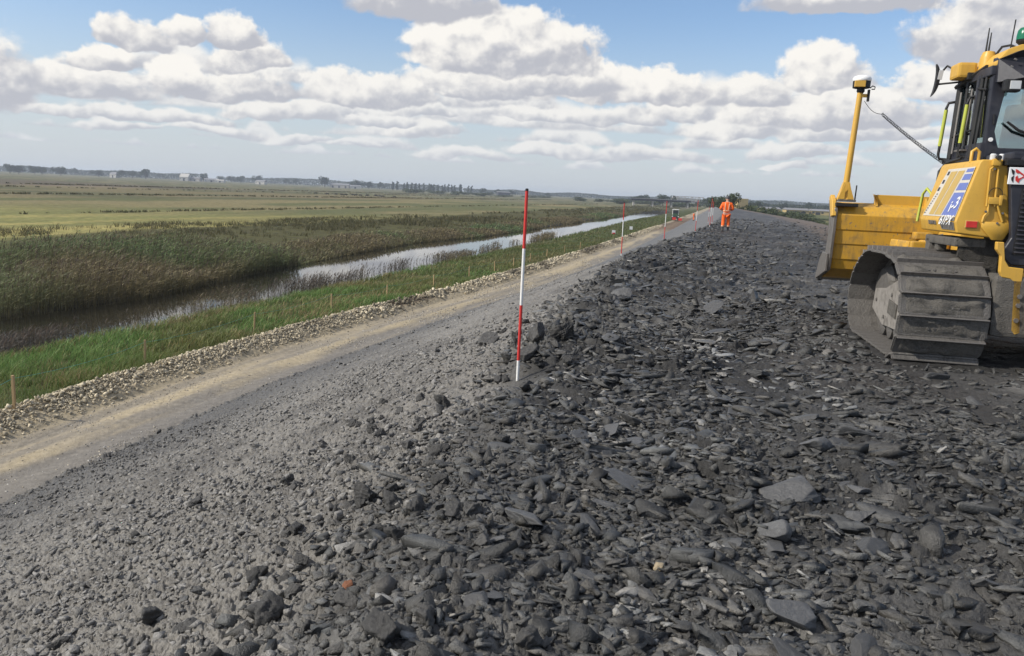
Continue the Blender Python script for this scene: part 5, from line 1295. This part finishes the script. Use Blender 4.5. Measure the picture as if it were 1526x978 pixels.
    # handrails beside the door, lime sleeves
    for (x0, y0) in ((.80, .98), (.845, .42)):
        MB().tube([(c(x0 + .10), y0 - .02, .72), (c(x0), y0, .70), (c(x0 - .02), y0, .64), (c(x0 - .035), y0 + .03, .10), (c(x0 - .02), y0 + .02, .05), (c(x0 + .10), y0, .04)], .016, 8).build('handrail', M['black'], cb, smooth=60)
        MB().tube([(c(x0 - .02), y0, .62), (c(x0 - .033), y0 + .025, .20)], .021, 10).build('rail_grip', M['lime'], cb, smooth=60)
    mb = MB(); mb.tube([(c(.86), .90, .05), (c(.88), .92, .95)], .030, 6); mb.tube([(c(.87), .66, .05), (c(.885), .67, .95)], .016, 6); mb.tube([(c(.87), .28, .02), (c(.90), .27, .92)], .022, 6); mb.tube([(c(.87), .16, .02), (c(.90), .15, .90)], .014, 6)
    mb.tube([(c(.84), 1.0, .02), (c(.88), .10, -.03)], .03, 6); mb.tube([(c(.86), .98, .88), (c(.92), .25, 1.0)], .028, 6); mb.tube([(c(.86), .90, .30), (c(.88), .28, .34)], .013, 6); mb.tube([(c(.87), .30, .78), (c(.89), .08, .74)], .012, 6)
    mb.build('guard_bars', M['black'], cb)
    mb = MB(); mb.tube([(c(.85), .80, .10), (c(.865), .80, .80)], .012, 6); mb.tube([(c(.86), .48, .10), (c(.875), .48, .80)], .010, 6); mb.box((c(.86), .50, .12), (.10, .22, .02)); mb.build('door_trim', M['worn_steel'], cb)
    MB().lathe([(.022, -.012), (.022, .004), (.010, .008)], (c(.965), -.012, .21), 14, 1).build('pillar_stud', M['white'], cb)
    MB().box((c(.975), -.006, .42), (.02, .014, .11), (0, -.06, 0), .004).build('latch_catch', M['black'], cb)

    # ---------------- satellite mast on the blade, with its coiled lead
    m = empty('mast', (.08, 3.72, 1.58)); m.parent = D
    MB().box((.02, 0, -.02), (.30, .34, .05), bevel=.008).build('base_plate', M['black'], m); MB().box((.02, 0, .04), (.24, .26, .03), bevel=.006).build('base_plate', M['mud_steel'], m)
    MB().loft([[(-.10, -.10, .05), (.11, -.10, .05), (.11, .10, .05), (-.10, .10, .05)], [(-.085, -.085, .09), (.095, -.085, .09), (.095, .085, .09), (-.085, .085, .09)], [(-.035, -.042, .30), (.049, -.042, .30), (.049, .042, .30), (-.035, .042, .30)]]).build('mast_foot', M['yellow'], m)
    for s in (-1, 1): MB().prism([(-.11*s + .005, .06), (-.02*s + .005, .30), (-.02*s + .005, .06)], 1, -.105, -.092).build('gusset', M['yellow'], m)
    MB().tube([(.007, 0, .28), (.055, 0, 1.55)], [.043, .038], 14).build('tube', M['yellow'], m, smooth=40)
    MB().tube([(.135, -.06, .05), (.14, -.06, .26)], .010, 6).build('pin', M['black'], m)
    mb = MB(); mb.box((.16, -.03, 1.50), (.03, .05, .16), bevel=.006); mb.tube([(.17, -.03, 1.60), (.20, -.04, 1.63), (.235, -.04, 1.615), (.23, -.04, 1.585), (.19, -.04, 1.585)], .008, 6); mb.build('connector', M['black'], m)
    MB().box((.10, -.01, 1.50), (.10, .04, .045), bevel=.006).build('bracket', M['yellow'], m)
    MB().lathe([(.035, 1.53), (.055, 1.56), (.05, 1.60)], (.057, 0, 0), 16).build('clamp', M['black'], m)
    MB().lathe([(.10, 1.60), (.115, 1.605), (.118, 1.69), (.11, 1.70)], (.06, 0, 0), 28).build('receiver_body', M['black'], m, smooth=40)
    MB().box((.02, -.10, 1.648), (.14, .05, .085), bevel=.006).build('receiver_label', M['yellow'], m)
    MB().lathe([(.118, 1.695), (.124, 1.705), (.122, 1.735), (.10, 1.76), (.05, 1.775), (0, 1.78)], (.06, 0, 0), 30).build('receiver_dome', M['white'], m, smooth=50)
    a = Vector((.19, 3.66, 3.00)); b = Vector((.30, 3.02, 2.76)); e = Vector((.80, 1.78, 2.06))
    path = [a.lerp(b, t_) + Vector((0, 0, -.05*math.sin(PI*t_))) for t_ in np.linspace(0, 1, 8)]
    n = 42*12
    for k in range(n):
        t_ = k/(n-1); p = b.lerp(e, t_) - Vector((0, 0, .018*4*t_*(1-t_))); ph = 2*PI*42*t_; path.append(p + Vector((.017*math.cos(ph), .012*math.cos(ph), .019*math.sin(ph))))
    MB().tube(path, .004, 5).build('coiled_cable', M['black'], D, smooth=60)
    return D

GLASS = bpy.data.materials.new('window_glass'); GLASS.use_nodes = True
_n = N(GLASS.node_tree); _b = GLASS.node_tree.nodes['Principled BSDF']
_g = _n.new('ShaderNodeBsdfGlossy'); _g.inputs['Roughness'].default_value = .02; _g.inputs['Color'].default_value = (.9, .95, .95, 1)
_t = _n.new('ShaderNodeBsdfTransparent'); _t.inputs['Color'].default_value = (.74, .84, .84, 1)
_f = _n.new('ShaderNodeFresnel'); _f.inputs['IOR'].default_value = 1.55
_m = _n.new('ShaderNodeMixShader'); _n.put(_m.inputs[0], _n.m('ADD', _n.m('MULTIPLY', _f.outputs[0], 1.3), .22)); _n.l.new(_t.outputs[0], _m.inputs[1]); _n.l.new(_g.outputs[0], _m.inputs[2])
_n.l.new(_m.outputs[0], GLASS.node_tree.nodes['Material Output'].inputs[0])
bulldozer()

# ------------------------------------------------------------------ SKY, SUN, AIR, CAMERA
SUN_EL, SUN_AZ = R(38), R(-104)          # bearing from the view direction (+y), to the left and a little behind
def world():
    w = bpy.data.worlds.new('World'); SC.world = w; w.use_nodes = True
    t = w.node_tree; n = N(t); bg = t.nodes['Background']
    sky = n.new('ShaderNodeTexSky', sky_type='NISHITA', sun_disc=False); sky.sun_elevation = SUN_EL; sky.sun_rotation = SUN_AZ % (2*PI)
    sky.altitude = 0; sky.air_density = 1.0; sky.dust_density = 1.2; sky.ozone_density = 1.6
    d = n.v('NORMALIZE', n.new('ShaderNodeTexCoord').outputs['Generated'])
    sp = n.new('ShaderNodeSeparateXYZ'); n.put(sp.inputs[0], d)
    az = n.m('MULTIPLY', n.m('ARCTAN2', sp.outputs[0], sp.outputs[1]), 180/PI)
    el = n.m('MULTIPLY', n.m('ARCSINE', sp.outputs[2]), 180/PI)
    def comb(a, b, c=0.):
        k = n.new('ShaderNodeCombineXYZ'); n.put(k.inputs[0], a); n.put(k.inputs[1], b); n.put(k.inputs[2], c); return k.outputs[0]
    P = comb(az, el)
    wv = n.v('SUBTRACT', n.noise(n.v('MULTIPLY', P, (.16, .22, 1.)), 1.0, 4, .55, 0, 1), (.5, .5, .5))
    PW = n.v('MULTIPLY_ADD', wv, (5.2, 2.6, 0.), P)          # wandering outlines
    ST = 10.0                               # colours below are what the eye meets; the background multiplies by 1/ST
    def billow(off):
        p = n.v('ADD', P, off)
        a = n.noise(n.v('MULTIPLY', p, (.30, .40, 1.)), 1.0, 8, .58, .2)
        b = n.vor(n.v('MULTIPLY', p, (.55, .75, 1.)), 1.0, 'SMOOTH_F1')
        c = n.vor(n.v('MULTIPLY', p, (1.5, 1.9, 1.)), 1.0, 'SMOOTH_F1')
        puff = n.m('ADD', n.m('MULTIPLY', n.m('SUBTRACT', .45, b), .55), n.m('MULTIPLY', n.m('SUBTRACT', .45, c), .28))
        return n.m('ADD', n.m('MULTIPLY', n.m('SUBTRACT', a, .5), 1.6), puff)
    b0 = billow((0., 0., 0.)); b1 = billow((-.55, .65, 0.))
    lit = n.m('SUBTRACT', b0, b1)                       # more cloud here than towards the sun: a face that looks at it
    fine = n.m('SUBTRACT', n.noise(P, 1.3, 6, .62, .3), .5)
    col = n.mix(1.0, sky.outputs[0], (0.93, 1.0, 1.10), 'MULTIPLY')
    white = tuple(c*ST for c in (.68, .66, .625)); grey = tuple(c*ST for c in (.36, .368, .405)); air = tuple(c*ST for c in (.44, .475, .52))
    # low air, paler and greyer
    col = n.mix(n.rng(el, 13., 0., 0., .80), col, air)
    def lay(col, f, v, soft, haze, alpha=1.0):
        a = n.m('MULTIPLY', n.rng(f, -.02, soft, 0., alpha), 1.0)
        s = n.rng(n.m('ADD', n.m('ADD', v, n.m('MULTIPLY', lit, .75)), n.m('MULTIPLY', fine, .55)), .0-.22, .50)
        c = n.mix(s, grey, white)
        if haze: c = n.mix(haze, c, air)
        return n.mix(a, col, c)
    # broken cumulus over the rest of the dome, above the picture and behind it
    hi = n.noise(n.v('MULTIPLY', d, (1.6, 1.6, 3.2)), 1.7, 6, .6, .2)
    hc = n.mix(n.rng(n.noise(d, 4.5, 5, .6), .35, .65), grey, white)
    col = n.mix(n.m('MULTIPLY', n.rng(hi, .44, .56), n.rng(el, 17., 24.)), col, hc)
    # far rows near the horizon
    for j, (b, H, fr, seed, th, hz, amp) in enumerate(ROWS):
        h = n.m('MULTIPLY', n.m('SUBTRACT', n.noise(comb(n.m('MULTIPLY', az, fr), seed), 1.0, 3, .5), th), 6.5*H)
        base = n.m('ADD', b, n.m('MULTIPLY', n.m('SUBTRACT', n.noise(comb(n.m('MULTIPLY', az, .11), seed+9.), 1.0, 2), .5), .8))
        y = n.m('SUBTRACT', el, base)
        up = n.m('SUBTRACT', h, y); dn = n.m('ADD', n.m('MULTIPLY', y, 3.0), .35)
        f = n.m('ADD', n.m('MINIMUM', up, n.m('MULTIPLY', dn, 1.0)), n.m('MULTIPLY', n.m('ADD', b0, n.m('MULTIPLY', fine, .7)), amp))
        col = lay(col, n.m('MULTIPLY', f, 1/H), n.m('ADD', n.m('MULTIPLY', y, .8/H), -.05), .6, hz, .95)
    for (ca, ce, w_, h_, br, amp, soft, hz) in CLOUDS:
        q = n.v('MULTIPLY_ADD', PW, (1/w_, 1/h_, 0.), (-ca/w_, -ce/h_, 0.))
        s = n.new('ShaderNodeSeparateXYZ'); n.put(s.inputs[0], q)
        yy = n.m('MAXIMUM', s.outputs[1], n.m('MULTIPLY', s.outputs[1], -3.0))
        r = n.v('LENGTH', comb(s.outputs[0], yy))
        f = n.m('ADD', n.m('SUBTRACT', 1.0, r), n.m('MULTIPLY', n.m('ADD', b0, n.m('MULTIPLY', fine, .8)), amp))
        col = lay(col, f, n.m('ADD', n.m('MULTIPLY', s.outputs[1], .75), n.m('ADD', n.m('MULTIPLY', s.outputs[0], -.18), br)), soft*1.25, hz)
    n.put(bg.inputs['Color'], col); bg.inputs['Strength'].default_value = 1/ST
    try: w.cycles.sampling_method = 'MANUAL'; w.cycles.sample_map_resolution = 512
    except Exception: pass

#  elevation of base, height, wander, seed, threshold, air in front, raggedness
ROWS = [(2.0, .6, .30, 3.1, .45, .58, .26), (2.8, .8, .24, 8.7, .42, .46, .36), (3.6, 1.1, .18, 14.2, .38, .34, .45),
        (4.5, 1.4, .15, 21.9, .35, .24, .55), (5.5, 1.7, .12, 33.3, .36, .14, .65), (6.5, 1.7, .115, 47.3, .41, .08, .65)]
CLOUDS = [(-6.94, 5.03, 2.89, 0.72, 0.0, 0.5, 0.2, 0.26),
          (0.61, 5.12, 4.48, 1.09, 0.05, 0.5, 0.2, 0.22),
          (6.03, 5.06, 4.43, 1.26, 0.0, 0.5, 0.2, 0.2),
          (11.06, 5.75, 3.4, 1.41, 0.1, 0.5, 0.18, 0.15),
          (-4.03, 2.42, 4.26, 0.65, 0.0, 0.45, 0.25, 0.4),
          (8.76, 2.78, 5.56, 0.82, 0.0, 0.45, 0.25, 0.38),
          (2.14, 2.98, 4.27, 0.74, 0.05, 0.45, 0.22, 0.34),
          (18.57, 3.37, 4.25, 0.79, 0.02, 0.45, 0.22, 0.32),
          (27.35, 3.65, 2.61, 0.61, 0.05, 0.45, 0.22, 0.34),
          (18.21, 2.65, 2.14, 0.4, 0.1, 0.4, 0.25, 0.42),
          (21.59, 4.39, 4.89, 1.19, 0.05, 0.5, 0.2, 0.24),
          (14.75, 4.6, 3.75, 1.5, 0.1, 0.5, 0.18, 0.18),
          (25.35, 4.53, 3.08, 1.03, 0.05, 0.5, 0.2, 0.24),
          (-6.44, 3.78, 3.28, 0.91, 0.05, 0.5, 0.2, 0.28),
          (-10.17, 4.3, 3.21, 0.72, 0.0, 0.5, 0.2, 0.3),
          (-24.37, 3.77, 5.52, 0.83, -0.05, 0.5, 0.22, 0.25),
          (-16.45, 4.44, 4.36, 1.05, 0.0, 0.5, 0.2, 0.2),
          (-20.32, 3.21, 3.35, 0.52, 0.05, 0.45, 0.25, 0.35),
          (-29.28, 3.61, 3.26, 0.64, 0.0, 0.5, 0.2, 0.25),
          (-26.33, 3.04, 2.68, 0.5, 0.05, 0.45, 0.22, 0.34),
          (-16.02, 3.01, 3.08, 0.44, 0.0, 0.45, 0.25, 0.42),
          (-11.07, 2.84, 2.75, 0.41, 0.0, 0.45, 0.25, 0.45),
          (29.06, 7.48, 6.05, 2.39, 0.08, 0.55, 0.16, 0.06),
          (20.44, 5.57, 7.82, 2.44, 0.02, 0.55, 0.18, 0.08),
          (15.21, 6.8, 3.49, 1.8, 0.05, 0.5, 0.2, 0.05),
          (19.98, 8.01, 3.91, 2.3, 0.12, 0.5, 0.16, 0),
          (-4.18, 6.79, 6.06, 1.86, 0.0, 0.55, 0.2, 0.08),
          (-10.88, 5.78, 5.0, 1.98, 0.05, 0.55, 0.18, 0.08),
          (7.06, 7.16, 6.9, 2.53, 0.12, 0.5, 0.14, 0.0),
          (1.43, 7.41, 5.61, 1.85, 0.02, 0.5, 0.2, 0.04),
          (-20.28, 5.62, 6.23, 1.68, -0.05, 0.5, 0.2, 0.05),
          (-28.12, 5.16, 4.42, 1.67, -0.02, 0.5, 0.22, 0.08),
          (-23.32, 6.02, 2.39, 2.05, 0.18, 0.5, 0.14, 0),
          (-18.36, 7.59, 3.17, 1.99, 0.02, 0.5, 0.16, 0),
          (-27.51, 6.61, 1.85, 1.18, 0.1, 0.5, 0.15, 0),
          (-29.73, 5.47, 2.14, 1.33, 0.12, 0.5, 0.18, 0.03),
          (-19.31, 9.04, 2.41, 2.03, -0.02, 0.5, 0.15, 0),
          (-25.78, 8.11, 2.36, 1.96, -0.05, 0.5, 0.16, 0),
          (-22.65, 8.94, 1.59, 1.36, -0.02, 0.5, 0.18, 0),
          (-32.71, 4.58, 2.52, 4.14, -0.15, 0.55, 0.3, 0.05),
          (-1.7, 9.13, 7.42, 3.74, 0.06, 0.42, 0.14, 0),
          (-7.12, 11.9, 6.13, 2.46, -0.28, 0.5, 0.28, 0),
          (20.91, 12.43, 7.39, 1.55, -0.25, 0.5, 0.28, 0),
          (29.07, 10.16, 5.64, 3.33, -0.18, 0.45, 0.22, 0)]
world()

sun = bpy.data.lights.new('sun', 'SUN'); sun.energy = 3.3; sun.angle = R(1.0); sun.color = (1.0, .94, .84)
so = bpy.data.objects.new('sun', sun); COL.objects.link(so)
sd = Vector((math.sin(SUN_AZ)*math.cos(SUN_EL), math.cos(SUN_AZ)*math.cos(SUN_EL), math.sin(SUN_EL)))
so.rotation_euler = sd.to_track_quat('Z', 'Y').to_euler(); so.location = sd*60

def haze():
    b = MB().box((0, 1990, 6), (8300, 4100, 32)).build('haze', None)
    m = bpy.data.materials.new('haze_air'); m.use_nodes = True; t = m.node_tree; t.nodes.remove(t.nodes['Principled BSDF'])
    v = t.nodes.new('ShaderNodeVolumePrincipled'); v.inputs['Color'].default_value = (.80, .88, 1.0, 1); v.inputs['Density'].default_value = 2.1e-4; v.inputs['Anisotropy'].default_value = .2
    t.links.new(v.outputs[0], t.nodes['Material Output'].inputs['Volume'])
    try: m.cycles.homogeneous_volume = True
    except Exception: pass
    b.data.materials.append(m); tag(b, kind='stuff')
haze()

cam = bpy.data.cameras.new('camera'); cam.sensor_width = 36; cam.lens = 36*1175/1526; cam.clip_start = .05; cam.clip_end = 20000
co = bpy.data.objects.new('camera', cam); COL.objects.link(co); SC.camera = co
pitch, roll = R(9.745), R(2.611)
co.matrix_world = Matrix.Translation((0, 0, 1.55)) @ Matrix.Rotation(PI/2 - pitch, 4, 'X') @ Matrix.Rotation(roll, 4, 'Z')
SC.view_settings.view_transform = 'Standard'; SC.view_settings.look = 'None'; SC.view_settings.gamma = 1; SC.view_settings.exposure = .52; SC.view_settings.use_curve_mapping = False
SC.cycles.max_bounces = 6; SC.cycles.diffuse_bounces = 2; SC.cycles.glossy_bounces = 3; SC.cycles.transmission_bounces = 4; SC.cycles.transparent_max_bounces = 8; SC.cycles.volume_bounces = 0
SC.cycles.use_denoising = True
